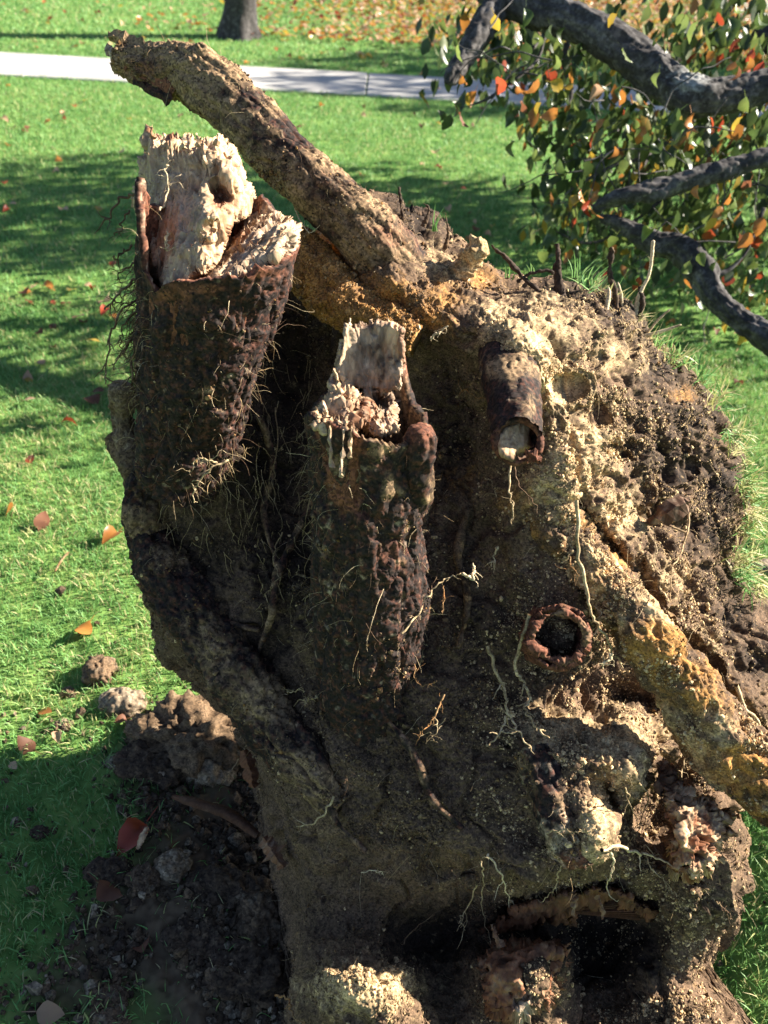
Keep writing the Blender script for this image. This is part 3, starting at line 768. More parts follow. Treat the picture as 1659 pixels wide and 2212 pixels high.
# ---- broken stumps: a bark shell with a torn rim, open on top
def stump(name, base, top, r_base, r_top, rim, parent, segs, rings, zone_out, zone_in, seed, dent=None, wall=.012, floor=.62, floor_zone=(.5, .6, 0), bulge=None):
    """base/top world points of the axis; rim: [(angle deg, extra height m)] 0 = right, 90 = towards the viewer"""
    A = top - base; Ln = np.linalg.norm(A); A = A / Ln
    e1 = CR - A * (CR @ A); e1 /= np.linalg.norm(e1)
    e2 = np.cross(e1, A); e2 = e2 if e2 @ (CP - base) > 0 else -e2
    th = np.arange(segs) / segs * 2 * math.pi
    ra = np.array([a for a, _ in rim] + [rim[0][0] + 360], float); rh = np.array([h for _, h in rim] + [rim[0][1]])
    hh = np.interp(np.degrees(th), ra, rh)
    cth = np.stack([np.cos(th) * 3, np.sin(th) * 3, 0 * th], 1)
    hh = hh + .009 * fbm(cth, 2.2, 4, seed) + .009 * np.clip(fbm(cth, 7, 3, seed + 9), 0, 1)
    s = np.linspace(0, 1, rings) ** .85
    dirs = np.cos(th)[:, None] * e1 + np.sin(th)[:, None] * e2
    def wall_pts(sv, off):
        L = sv[:, None] * (Ln + hh)[None]
        rr = r_base + (r_top - r_base) * np.clip(L / Ln, 0, 1.15) + off
        if bulge is not None: rr = rr * bulge(L / Ln, th[None])
        return base + A * L[..., None] + dirs[None] * rr[..., None], L, rr
    vo, L, rr = wall_pts(s, 0); nO = np.broadcast_to(dirs[None], vo.shape).reshape(-1, 3)
    vo = vo.reshape(-1, 3)
    q = np.stack([L.ravel(), (rr * np.cos(th)[None]).ravel(), (rr * np.sin(th)[None]).ravel()], 1)
    px, py, _ = proj(vo); zo = zone_out(px, py, vo)
    d = bark_disp(1.0, seed)(vo, q, zo)
    if dent is not None: d = d + dent(px, py, vo, nO)
    d = d * np.repeat(np.clip((1 - s) * 9 + .12, 0, 1), segs)
    vo = vo + nO * d[:, None]
    s2 = np.linspace(1, floor, 46)
    vi, Li, ri = wall_pts(s2, -wall); vi = vi.reshape(-1, 3)
    pxi, pyi, _ = proj(vi); zi = zone_in(pxi, pyi, vi, np.repeat(s2, segs))
    qi = np.stack([Li.ravel() * .15, (ri * np.cos(th)[None]).ravel(), (ri * np.sin(th)[None]).ravel()], 1)
    vi = vi - np.broadcast_to(dirs[None], (46, segs, 3)).reshape(-1, 3) * (.009 * fbm(qi, 50, 3, seed + 4) + .005 * fbm(qi, 190, 2, seed + 5))[:, None]
    fc = base + A * Ln * (floor - .04)
    v = np.concatenate([vo, vi, fc[None]]); z = np.concatenate([zo, zi, np.array([floor_zone], float)])
    tot = rings + 46
    i = np.arange(tot * segs).reshape(tot, segs); nx = np.roll(i, -1, 1)
    f = np.stack([i[:-1].ravel(), nx[:-1].ravel(), nx[1:].ravel(), i[1:].ravel()], 1)
    ft = np.stack([i[-1], nx[-1], np.full(segs, len(v) - 1)], 1)
    o = mesh_obj(name, v, [f, ft], M_BARK, parent, z)
    return o, vo, nO, zo

ax_b0, ax_b1 = P(395, 1040, 1.63), P(470, 522, 1.37)
RIM_B = [(0, .026), (25, .018), (60, -.004), (90, -.020), (112, -.036), (128, -.070), (142, -.045), (160, .03), (174, .066), (186, .060), (196, .02), (222, .01), (232, .03), (244, .03), (256, .02), (270, .02), (292, .055), (310, .035), (330, .012), (350, 0)]
def zb_out(px, py, v):
    n = fbm(v, 30, 3, 7)
    rimd = gauss(px, py, [(340,560,26,80,.9),(360,640,40,30,.6),(450,626,60,12,1),(550,590,60,13,1.2),(620,542,30,20,1.1),(500,745,60,12,.35),(315,480,16,70,.7),(400,640,34,36,.8)])
    return np.stack([-.36 + .7 * n + gauss(px, py, [(470,800,70,50,.35),(500,700,80,60,.2),(430,860,90,60,.4)]), rimd + .25 * fbm(v, 45, 2, 8), .55 * fbm(v, 70, 2, 9) - .16], 1)
left, *sB = stump('broken_root', ax_b0, ax_b1, .086, .127, RIM_B, plate, 340, 300, zb_out,
                  lambda px, py, v, s: np.stack([0 * px, .85 + .2 * fbm(v, 30, 2, 3), .25 * sstep(.9, 1, s) + gauss(px, py, [(590,500,50,50,.5)])], 1), 80, floor=.72)
tag(left, 'thick broken root with torn pale wood at its top')
scatter.append(sB)

WOODB = [(312,302),(322,282),(338,300),(360,303),(377,298),(392,312),(412,305),(432,306),(450,298),(478,306),(497,328),(512,348),(530,392),(547,440),(541,462),(522,470),(506,482),
         (500,505),(488,525),(478,552),(454,580),(428,594),(404,610),(384,634),(362,642),(345,612),(325,570),(310,520),(304,430)]
def wood_dents(X, Y):
    r = np.zeros(X.shape)
    for x, y, rx, ry, d in [(474,420,24,34,.055),(466,362,13,18,.012),(418,405,14,18,.012),(505,505,20,26,.05),(452,489,13,16,.02),(345,560,8,60,.02),(360,390,30,60,-.004),(500,395,26,50,-.010),
                            (430,330,30,24,-.008),(400,520,40,60,-.006)]:
        r = r + d * np.exp(-(np.hypot((X - x) / rx, (Y - y) / ry)) ** 4 if d > .03 else -((X - x) / rx) ** 2 - ((Y - y) / ry) ** 2)
    ring = np.hypot((X - 460) / 1.0, (Y - 492) / 1.0)
    return r - .014 * np.exp(-((ring - 22) / 8) ** 2)
def wood_disp(v, px, py, z):
    """torn fibres: long splinters along the grain, broken across in steps"""
    w = v + .010 * np.stack([vnoise(v, 22, 5), vnoise(v, 22, 6), vnoise(v, 22, 7)], 1)
    q = w @ np.stack([CR, CU * .09, F_ * .4], 1); b = w @ np.stack([CR, CU * .45, F_ * .4], 1)
    return .0055 * fbm(b, 22, 2, 11) + .0050 * ridge(q, 52, 3, 12) + .0040 * ridge(q, 140, 2, 13) + .0045 * sstep(-.03, .03, fbm(b, 46, 2, 16)) \
        + .0016 * fbm(v, 260, 2, 17) - .009 * sstep(.2, .4, fbm(b, 60, 2, 15)) - .004
def z_woodB(px, py, v):
    n = fbm(v, 40, 3, 33)
    red = gauss(px, py, [(474,430,26,30,1.3),(468,362,14,18,.8),(420,408,14,18,.6),(500,500,28,22,.9),(325,278,16,10,1.3),(352,296,26,8,1.2),(376,300,16,7,1),(540,440,8,30,.5)])
    grey = gauss(px, py, [(345,430,50,130,.9),(400,480,60,90,.7),(410,350,50,40,.35),(350,560,40,60,.6),(380,600,40,40,.6)])  # grey paints the dimness of the shaded left half into the wood colour
    return np.stack([red, gauss(px, py, [(342,575,8,50,.9),(318,360,12,60,.7),(505,515,16,20,.9),(380,620,30,16,.5)]) + .25 * n - .1, grey + .2 * n], 1)
woodb, wv, wn_, wz = relief('torn_wood', WOODB, [(318,300,1.40),(330,280,1.41),(378,302,1.405),(450,300,1.42),(480,308,1.42),(306,430,1.425),(345,560,1.375),(375,630,1.315),(400,480,1.36),(400,380,1.40),
                        (455,340,1.385),(470,420,1.345),(440,560,1.31),(455,480,1.315),(490,350,1.39),(510,400,1.375),(540,420,1.43),(545,460,1.44),(510,480,1.40),(480,530,1.36)], 1.15, M_WOOD, left,
                        edge=14, edge_depth=.03, thick=.07, disp=wood_disp, zone=z_woodB, jag=3.5, jag_scale=.09, shape=wood_dents)
_, wv2, _, _ = relief('torn_wood', [(450,592),(480,560),(500,530),(526,498),(552,480),(580,470),(612,472),(636,488),(634,520),(606,552),(566,578),(520,602),(470,618)],
       [(455,605,1.315),(490,555,1.385),(530,500,1.41),(580,475,1.40),(634,495,1.355),(620,535,1.325),(566,575,1.312),(510,602,1.308),(560,525,1.365)], 1.2, M_WOOD, left, edge=14, edge_depth=.03, thick=.06,
       disp=lambda v, px, py, z: 1.25 * wood_disp(v @ np.array([[.8,.6,0],[-.6,.8,0],[0,0,1]]), px, py, z),
       zone=lambda px, py, v: np.stack([gauss(px, py, [(525,500,30,30,.9),(600,480,20,10,.6)]), gauss(px, py, [(540,545,40,16,.5),(560,490,22,12,.8),(505,550,20,30,1)]) + .3 * fbm(v, 60, 2, 3), .45 + .4 * fbm(v, 50, 2, 4)], 1), jag=7, jag_scale=.09)

# middle stump
ax_c0, ax_c1 = P(800, 1530, 1.60), P(792, 915, 1.33)
RIM_C = [(0, .004), (30, .0), (60, -.004), (80, .008), (100, .020), (120, .034), (150, .034), (172, .012), (200, .008), (228, .030), (244, .085), (256, .100), (270, .098), (286, .100), (298, .106), (307, .10), (314, .05), (326, .010), (336, .006), (350, .006)]
STRIP = [(672,915),(778,905),(800,925),(782,960),(772,1010),(785,1080),(768,1110),(730,1100),(700,1080),(690,1010)]
STRIP2 = [(684,922),(768,924),(760,980),(744,1040),(732,1062),(716,1036),(700,985)]
def zc_out(px, py, v):
    n = fbm(v, 30, 3, 107)
    a = sstep(-6, 10, poly_sd(STRIP, px, py)); b = sstep(-4, 8, poly_sd(STRIP2, px, py))
    front = ((v - CP) @ F_) < np.interp(py, [700, 915, 1440], [1.28, 1.33, 1.50])
    a, b = a * front, b * front
    return np.stack([-.24 + .75 * n + gauss(px, py, [(825,965,34,50,1.0),(840,1040,30,50,.9),(700,1180,30,120,.35),(880,1150,50,120,.25),(800,1250,90,60,.25),(880,820,10,90,.6)]) - a + b * 1.5,
                     a * 1.0 - b * 1.2 + gauss(px, py, [(872,780,14,90,.9),(840,1200,60,60,.2),(745,1110,40,24,.5)]) + .25 * fbm(v, 45, 2, 108), b * .22 - .10 + .5 * fbm(v, 70, 2, 109) * (1 - a) + gauss(px, py, [(700,1180,26,110,.35)])], 1)
def dent_c(px, py, v, n):
    a = sstep(-4, 10, poly_sd(STRIP, px, py)) * ((n @ F_) < 0)
    kn = gauss(px, py, [(830,985,30,50,1)]) * ((n @ F_) < 0)
    dg = np.abs((py - 1075) + (px - 860) * .75) / 1.25
    ridge = np.exp(-(dg / 9) ** 2) * ((n @ F_) < 0) * sstep(770, 820, px) * sstep(960, 930, px)
    return -.010 * a + .014 * kn + .010 * ridge
mid, *sC = stump('broken_root', ax_c0, ax_c1, .098, .096, RIM_C, plate, 320, 320, zc_out,
                 lambda px, py, v, s: np.stack([.72 + .6 * fbm(v * np.array([1, 1, .12]), 110, 2, 4), .12 + .3 * fbm(v * np.array([1, 1, .2]), 90, 2, 3) + gauss(px, py, [(870,760,10,80,.9)]), .10 * sstep(.9, 1, s) + gauss(px, py, [(748,765,14,55,.55),(848,728,12,36,.6),(800,760,30,60,.06)])], 1),
                 120, wall=.014, floor=.86)
tag(mid, 'broken root standing in the middle of the plate with a split rim')
scatter.append(sC)
# right lobe of the middle stump
lobe, *sL = tube('side_lobe', [(880,1130,1.40,34),(898,1050,1.34,42),(906,980,1.30,44),(912,940,1.28,38),(916,925,1.272,28)], 80, 80, M_BARK, mid, disp=bark_disp(.7, 130),
                 zone=lambda px, py, v: np.stack([.1 + .5 * fbm(v, 30, 2, 2), gauss(px, py, [(912,930,36,34,1.2)]) * 1.0, 0 * px], 1), ends=(0, .002))
# frayed middle of that stump
FRAY = [(668,905),(682,886),(706,880),(718,850),(722,815),(716,800),(735,806),(752,818),(764,845),(768,870),(790,876),(800,890),(780,915),(760,930),(730,926),(700,932),(680,925)]
_, wv3, _, _ = relief('torn_wood', FRAY, [(668,905,1.26),(720,805,1.35),(764,840,1.345),(740,870,1.30),(700,900,1.27),(790,890,1.29),(740,925,1.255),(690,930,1.25)], 1.1, M_WOOD, mid, edge=12, edge_depth=.02, thick=.05,
       disp=lambda v, px, py, z: 1.3 * wood_disp(v, px, py, z) + .003 * fbm(v, 120, 2, 3), shape=lambda X, Y: .035 * np.exp(-((X - 722) / 13) ** 2 - ((Y - 898) / 12) ** 2) - .012 * np.exp(-((np.hypot(X - 745, Y - 895) - 20) / 7) ** 2),
       zone=lambda px, py, v: np.stack([gauss(px, py, [(785,895,34,30,1),(670,910,16,20,.8),(760,905,26,26,.7),(740,850,16,20,.3)]) + .4 * fbm(v, 60, 2, 5), .55 * fbm(v, 70, 2, 6) + gauss(px, py, [(722,898,13,12,1.3),(745,880,12,18,.6)]), .25 + 0 * px], 1), jag=9, jag_scale=.1)
_, wv4, _, _ = relief('torn_wood', [(770,880),(775,850),(790,832),(815,826),(838,838),(846,858),(850,890),(860,925),(840,940),(805,935),(785,915)],
       [(770,880,1.33),(800,830,1.36),(840,840,1.36),(850,900,1.31),(860,930,1.28),(800,935,1.27),(810,870,1.34)], 1.2, M_WOOD, mid, edge=12, edge_depth=.02, thick=.05,
       disp=lambda v, px, py, z: 1.4 * wood_disp(v, px, py, z), shape=lambda X, Y: .05 * np.exp(-(np.hypot((X - 815) / 20, (Y - 868) / 15)) ** 4),
       zone=lambda px, py, v: np.stack([.38 + .5 * fbm(v, 60, 2, 5), .25 + .5 * fbm(v, 50, 2, 6) + gauss(px, py, [(815,868,24,18,.9)]), .4 + 0 * px], 1), jag=8, jag_scale=.1)

SLAB = [(724,806),(730,760),(738,716),(750,703),(765,709),(778,698),(796,701),(812,694),(830,699),(846,694),(858,706),(870,710),(874,760),(870,830),(840,850),(800,842),(760,838),(735,826)]
relief('torn_wood', SLAB, [(735,716,1.325),(800,700,1.343),(865,712,1.320),(728,806,1.325),(800,770,1.352),(870,830,1.318),(800,842,1.352),(760,830,1.345)], 1.1, M_WOOD, mid, edge=9, edge_depth=.012, thick=.025,
       disp=lambda v, px, py, z: .55 * wood_disp(v, px, py, z), zone=lambda px, py, v: np.stack([.55 + .5 * fbm(v * np.array([1, 1, .12]), 80, 2, 51) + gauss(px, py, [(868,780,9,90,1)]) - gauss(px, py, [(748,765,13,60,1),(846,728,14,40,1)]),
              .56 + .9 * fbm(v * np.array([1, 1, .12]), 120, 2, 52) - gauss(px, py, [(748,765,13,60,1.2),(846,728,14,40,1.2)]), .45 + 0 * px - gauss(px, py, [(846,728,14,40,.6)])], 1), jag=4, jag_scale=.12)

# small root pointing at the viewer, sawn pale end
def z_small(px, py, v):
    return np.stack([.05 + .75 * fbm(v, 28, 3, 88) + gauss(px, py, [(1110,800,60,34,.9),(1150,860,24,50,.5)]), 0 * px, .0 * px], 1)
small, *sD = tube('broken_root', [(1098,760,1.56,62),(1102,812,1.50,62),(1108,870,1.445,60),(1114,915,1.41,57),(1119,945,1.385,54)], 150, 130, M_BARK, plate, disp=bark_disp(.55, 140), zone=z_small, cap=(True, False))
tag(small, 'short round root with a pale round broken end')
endz = [(1119,953,1.43)]
relief('pale_end', [(1119+44*math.cos(a), 955+42*math.sin(a)) for a in np.linspace(0, 6.28, 24)[:-1]],
       [(1119,955,1.392),(1080,955,1.38),(1160,955,1.412),(1119,915,1.405),(1119,996,1.375)], 1.3, M_WOOD, small, edge=7, edge_depth=.006, thick=.03,
       shape=lambda X, Y: .030 * np.exp(-(np.hypot((X - 1140) / 26, (Y - 985) / 16)) ** 4) + .02 * np.exp(-((X - 1150) / 9) ** 2 - ((Y - 945) / 20) ** 2),
       disp=lambda v, px, py, z: .35 * wood_disp(v, px, py, z), zone=lambda px, py, v: np.stack([.15 + gauss(px, py, [(1150,950,12,26,1.1)]), gauss(px, py, [(1135,990,34,16,1.3)]), .1 + .2 * fbm(v, 50, 2, 2)], 1), jag=4)
def ring_lip(name, cx, cy, z, rx, ry, w, parent, mat, zone, seed, segs=150, a0=0, a1=360, amp=1.0):
    th = np.radians(np.linspace(a0, a1, segs)); c = P(cx + rx * np.cos(th), cy + ry * np.sin(th), z + np.zeros(segs))
    pts = np.concatenate([c, np.full((segs, 1), w * z / FPX)], 1)
    return tube(name, pts, segs * 2, 26, mat, parent, world=True, zone=zone,
                disp=lambda v, q, zz: amp * (.006 * fbm(v, 45, 3, seed) + .003 * fbm(v, 140, 2, seed + 1)))
ring_lip('bark_rim', 1119, 953, 1.385, 49, 47, 7.5, small, M_BARK, lambda px, py, v: np.stack([0 * px, .5 + .5 * fbm(v, 40, 2, 3), 0 * px], 1), 150, amp=.7)
sliver('bark_strip', [(1135,985,1.38),(1150,985,1.37),(1162,992,1.365),(1168,1000,1.36)], [12,14,10,3], .006, M_BARK, small, (.1,.8,0))

# hollow root
def z_hol(px, py, v):
    return np.stack([.2 + .7 * fbm(v, 30, 3, 90) + gauss(px, py, [(1200,1312,60,16,.8)]), .75 + .3 * fbm(v, 30, 2, 4), 0 * px], 1)
hol = P(1205, 1375, 1.455); hv = P(1215, 1378, 1.40)
A = hol - hv; A /= np.linalg.norm(A)
hollow, *sH = stump('hollow_root', P(1165, 1368, 1.60), P(1209, 1376, 1.44), .056, .055, [(0, 0), (60, .004), (120, -.006), (180, -.012), (240, .0), (300, .004)], plate, 170, 90, z_hol,
                    lambda px, py, v, s: np.stack([.1 + 0 * px, .7 + .2 * fbm(v, 30, 2, 5), 0 * px], 1), 160, wall=.011, floor=.25, floor_zone=(.9, 0, 0))
tag(hollow, 'hollow red rimmed root end')
ring_lip('bark_rim', 1209, 1376, 1.437, 58, 52, 7, hollow, M_BARK, lambda px, py, v: np.stack([gauss(px, py, [(1190,1325,50,14,.9),(1264,1360,14,50,.5)]) + .3 + .7 * fbm(v, 40, 2, 8), .6 + .6 * fbm(v, 40, 2, 3), 0 * px], 1), 170, amp=1.6)
relief('bark_flake', [(1128,1385),(1140,1370),(1165,1392),(1185,1400),(1190,1412),(1165,1418),(1140,1410)], [(1128,1390,1.43),(1160,1400,1.425),(1190,1410,1.435),(1150,1380,1.432)], 1.6, M_BARK, hollow,
       edge=8, edge_depth=.006, thick=.02, disp=lambda v, px, py, z: .005 * fbm(v, 60, 3, 4), zone=lambda px, py, v: np.stack([.1 + .8 * fbm(v, 60, 2, 4), 1 + 0 * px, 0 * px], 1), jag=5, jag_scale=.1)

# rotten wood clump at the lower right
ROT = [(1425,1640),(1450,1655),(1475,1690),(1500,1720),(1540,1735),(1570,1760),(1575,1800),(1550,1830),(1560,1850),(1530,1880),(1490,1890),(1455,1880),(1440,1840),(1455,1800),(1440,1750),(1425,1700)]
rot, rv, rn, rz = relief('rotten_wood', ROT, [(1430,1650,1.50),(1450,1720,1.45),(1500,1740,1.44),(1560,1770,1.46),(1480,1800,1.40),(1540,1830,1.42),(1500,1880,1.40),(1450,1860,1.42)], 1.7, M_WOOD, plate, edge=20, edge_depth=.03, thick=.08,
       disp=lambda v, px, py, z: .014 * fbm(v, 30, 3, 201) + .009 * (cellval(v + .01 * vnoise(v, 60, 3)[:, None], 75, 202) - .5) + .009 * fbm(v, 110, 3, 203) - .022 * sstep(.05, .3, fbm(v, 45, 2, 204)),
       zone=lambda px, py, v: np.stack([.28 + 1.2 * fbm(v, 40, 3, 205) + gauss(px, py, [(1455,1800,22,50,.9),(1460,1660,30,40,.3)]), .05 + .8 * fbm(v, 34, 3, 206) + gauss(px, py, [(1440,1690,30,60,.6)]), -.1 + 0 * px], 1), jag=14, jag_scale=.06)
# reddish rotten chunk at the bottom
CH = [(1040,2050),(1075,2035),(1120,2045),(1170,2030),(1225,2040),(1228,2075),(1210,2100),(1205,2140),(1190,2170),(1150,2190),(1110,2200),(1060,2195),(1045,2150),(1035,2100)]
relief('rotten_wood', CH, [(1040,2060,1.50),(1120,2050,1.485),(1220,2050,1.49),(1060,2180,1.46),(1150,2150,1.45),(1200,2130,1.47),(1110,2110,1.455)], 1.9, M_WOOD, plate, edge=18, edge_depth=.03, thick=.09,
       disp=lambda v, px, py, z: .014 * fbm(v, 24, 3, 211) + .008 * (.5 - worley(v, 70, 212)) + .006 * fbm(v, 110, 2, 213) - .015 * sstep(.2, .45, fbm(v, 40, 2, 214)),
       zone=lambda px, py, v: np.stack([.7 + .5 * fbm(v, 26, 3, 215), .25 + .7 * fbm(v, 24, 3, 216), gauss(px, py, [(1130,2180,24,24,.9)])], 1), jag=12, jag_scale=.06)
# reddish wood splinters under the lip
LIPW = [(1035,2020),(1060,1995),(1120,1965),(1200,1940),(1290,1918),(1350,1925),(1425,1965),(1400,1985),(1330,1950),(1260,1962),(1240,1985),(1180,1990),(1130,2020),(1080,2045)]
relief('rotten_wood', LIPW, [(1040,2020,1.62),(1120,1990,1.58),(1200,1960,1.54),(1290,1930,1.515),(1400,1970,1.57),(1180,1990,1.60),(1250,1975,1.585)], 1.8, M_WOOD, plate, edge=10, edge_depth=.02, thick=.06,
       disp=lambda v, px, py, z: .7 * wood_disp(v, px, py, z) + .008 * fbm(v, 40, 3, 8), zone=lambda px, py, v: np.stack([.95 + .4 * fbm(v, 22, 3, 5), .45 + .6 * fbm(v, 26, 3, 6), 0 * px], 1), jag=20, jag_scale=.05)
for pts, w in (([(1232,1925,1.50),(1240,1945,1.49),(1238,1978,1.50)], [11,10,3]), ([(1085,2045,1.50),(1070,2020,1.50),(1062,1998,1.51)], [8,6,2]), ([(1290,1935,1.49),(1300,1960,1.49),(1302,1985,1.50)], [6,5,2])):
    sliver('red_splinter', pts, w, .006, M_WOOD, plate, (.6, .45, .2))
sliver('red_splinter', [(525,1620,1.80),(540,1660,1.77),(548,1700,1.75)], [10,16,8], .01, M_WOOD, plate, (.9, .3, 0))
sliver('red_splinter', [(570,1810,1.66),(590,1840,1.63),(612,1875,1.62)], [14,20,10], .012, M_WOOD, plate, (.7, .3, .2))
# wedge of wood stuck in the dark right side, root stub at the top
sliver('wood_wedge', [(1400,1130,1.62),(1435,1112,1.60),(1475,1090,1.60),(1490,1082,1.60)], [8,22,18,3], .016, M_WOOD, plate, (.2, 1.1, .2))
stub2, *_ = tube('root_stub', [(990,590,1.68,26),(1010,560,1.66,26),(1030,540,1.64,24),(1048,530,1.63,19)], 50, 44, M_SOIL, plate, disp=lambda v, q, z: 1.2 * coat_disp(1, 220)(v, q, z) + .006 * ridge(v, 40, 2, 9), zone=lambda px, py, v: np.stack([0 * px, .5 + 0 * px, .5 + 0 * px], 1), ends=(0, .004))

for (x, y, z, dx, ln, w, zn, par) in [
    (330,300,1.40,-4,26,6,(.6,.2,0),left),(352,318,1.40,3,30,6,(0,0,.5),left),(395,322,1.39,6,28,7,(0,0,.2),left),(430,315,1.375,-5,26,6,(0,0,0),left),(468,318,1.375,4,30,6,(0,0,0),left),
    (345,600,1.36,-6,70,5,(.3,.4,.5),left),(372,640,1.31,4,60,5,(.3,.3,.4),left),(400,622,1.305,8,50,5,(.1,.1,.3),left),(440,590,1.30,6,36,5,(0,0,.2),left),(560,560,1.33,26,50,5,(.2,.2,.3),left),(585,540,1.335,30,44,5,(0,.2,.2),left),
    (540,555,1.35,30,46,4,(.1,.4,.2),left),(600,520,1.345,18,30,5,(0,0,.2),left),(515,530,1.37,14,40,4,(.5,.3,0),left),
    (705,900,1.265,-6,34,6,(0,0,0),mid),(690,905,1.26,-8,26,5,(.2,0,0),mid),(735,850,1.31,-14,52,7,(0,0,0),mid),(755,870,1.30,-2,40,6,(.2,0,0),mid),(770,885,1.29,8,36,5,(.5,.2,0),mid),(745,925,1.25,4,30,5,(.3,0,.2),mid),
    (760,716,1.36,-4,26,6,(.1,.1,.5),mid),(800,712,1.37,4,24,5,(.2,.3,.3),mid),(840,712,1.36,-3,26,6,(0,0,.1),mid),(716,1010,1.235,-4,90,4,(.2,.3,.4),mid),(738,1030,1.232,3,100,4,(.1,.2,.5),mid),(755,990,1.234,5,70,4,(.3,.3,.3),mid)]:
    sliver('splinter', [(x, y, z), (x + dx * .4, y - ln * .5, z - .004), (x + dx, y - ln, z - .002)], [w, w * .8, 1.5], .0035, M_WOOD, par, zn, n=9)
for pts in ([(690,1060,6),(640,1150,9),(600,1240,10),(585,1330,9),(555,1420,6)],[(560,900,6),(590,1000,8),(570,1110,9),(600,1220,7)],[(1010,1100,7),(990,1200,8),(1010,1300,8),(990,1400,5)],
            [(840,1560,8),(900,1640,10),(930,1720,9),(1000,1790,6)],[(640,1560,9),(700,1660,11),(720,1760,9),(790,1840,6)],[(350,1300,8),(420,1290,10),(480,1340,9),(560,1360,6)]):
    tube('root', [(x, y, dz(x, y) - .012, w) for x, y, w in pts], 90, 18, M_BARK if pts[0][0] < 1000 else M_SOIL, plate, disp=lambda v, q, z: .25 * coat_disp(1, 70)(v, q, z) + .004 * fbm(v, 30, 3, 3),
         zone=lambda px, py, v: np.stack([.35 + .8 * fbm(v, 25, 3, 8), .2 + 0 * px, .1 + 0 * px], 1))

# ---- crumbs lying all over the soil and the caked roots
cp, cn, cz, cr_ = [], [], [], []
for k, (v, n, z) in enumerate(scatter):
    px, py, zz = proj(v)
    vis = (px > -20) & (px < 1690) & (py > 40) & (py < 2240)
    facing = (n * (CP - v)).sum(1) > 0
    w = 1.0 + 1.2 * np.clip(z[:, 2], 0, 1)
    if k == 0: num = 84000; pr = w * vis * (1 + 1.6 * sstep(980, 1250, px) * sstep(1500, 1250, py) + 1.2 * gauss(px, py, [(1530,1950,90,110),(1300,1640,130,110),(770,2120,140,70)]))
    elif v is s1[0] or v is s4[0] or v is sB[0] or v is sC[0] or v is s7[0]: num = 420 if v is sB[0] else (2200 if k == 1 else 750); pr = np.clip(z[:, 0], .04, 1) * vis * facing
    else: num = 6000; pr = w * vis * facing
    cl = (sstep(-.08, .35, fbm(v, 17, 3, 300 + k)) + .05) * (1 - .75 * sstep(-.02, .22, fbm(v, 5.5, 3, 58)))
    pr = pr * cl; pr = pr / pr.sum()
    ids = RNG.choice(len(v), num, p=pr, replace=False)
    cp.append(v[ids]); cn.append(n[ids]); cr_.append(np.clip(RNG.lognormal(-6.62, .50, num), .0006, .0055))
    zz3 = z[ids].copy() + RNG.normal(0, .12, (num, 3))
    pale_ = (RNG.random(num) < .03 + .60 * sstep(950, 1250, px[ids]))[:, None]  # pale crumbs thinned leftwards, colouring the shaded side darker than the sunlit one
    zz3 = np.where(pale_, np.stack([np.full(num, -.25), RNG.normal(.15, .22, num), RNG.normal(.75, .25, num)], 1), zz3)
    if k in (1, 4) or v is sB[0] or v is sC[0] or v is s7[0]:
        zz3 = np.stack([RNG.normal(.30, .3, num), RNG.normal(.12, .2, num), RNG.normal(.0, .25, num)], 1)
    cz.append(zz3)
crumbs('soil_crumbs', np.concatenate(cp), np.concatenate(cn), np.concatenate(cr_), np.concatenate(cz), M_SOIL, plate)

# ---- root hairs all over
hs = Strands()
rngp = random.Random(3)
def hair_path(p0, d, ln, wob, droop, n=6):
    pts = [p0]; d = d / (np.linalg.norm(d) + 1e-9)
    for k in range(n):
        d = d + RNG.normal(0, wob, 3) + np.array([0, 0, -droop]); d /= np.linalg.norm(d)
        pts.append(pts[-1] + d * ln / n)
    return pts
allv = np.concatenate([s[0] for s in scatter]); alln = np.concatenate([s[1] for s in scatter])
apx, apy, _ = proj(allv)
okv = np.nonzero((apx > 200) & (apx < 1700) & (apy > 60) & (apy < 2220))[0]
wgt = .35 + gauss(apx[okv], apy[okv], [(640,1000,140,260,1.6),(420,1050,120,140,1.6),(900,450,120,60,2.2),(1240,640,200,60,1.5),(1550,1000,90,260,1.6),(1600,1400,100,160,1),(1330,1700,120,120,1.2),
      (650,1280,140,160,1.2),(400,160,120,60,1.2),(300,700,50,200,2),(560,1700,80,200,1.2),(1150,1860,300,60,1.0)])
ids = RNG.choice(okv, 2300, p=wgt / wgt.sum())
for i in ids:
    ln = float(np.clip(RNG.lognormal(-3.75, .55), .008, .10)); rr = RNG.uniform(.00025, .0006) * (1.4 if ln > .04 else 1)
    zc = (0, 0, .5) if RNG.random() < .4 else ((.7, 0, 0) if RNG.random() < .5 else (0, .2, .1))
    hs.add(hair_path(allv[i], alln[i] * .9 + RNG.normal(0, .6, 3), ln, .22, .16), rr * .8, rr * .3, zc, segs=3, n=9)
hso = hs.build('root_hairs', M_ROOTLET, plate); hso['kind'] = 'stuff'

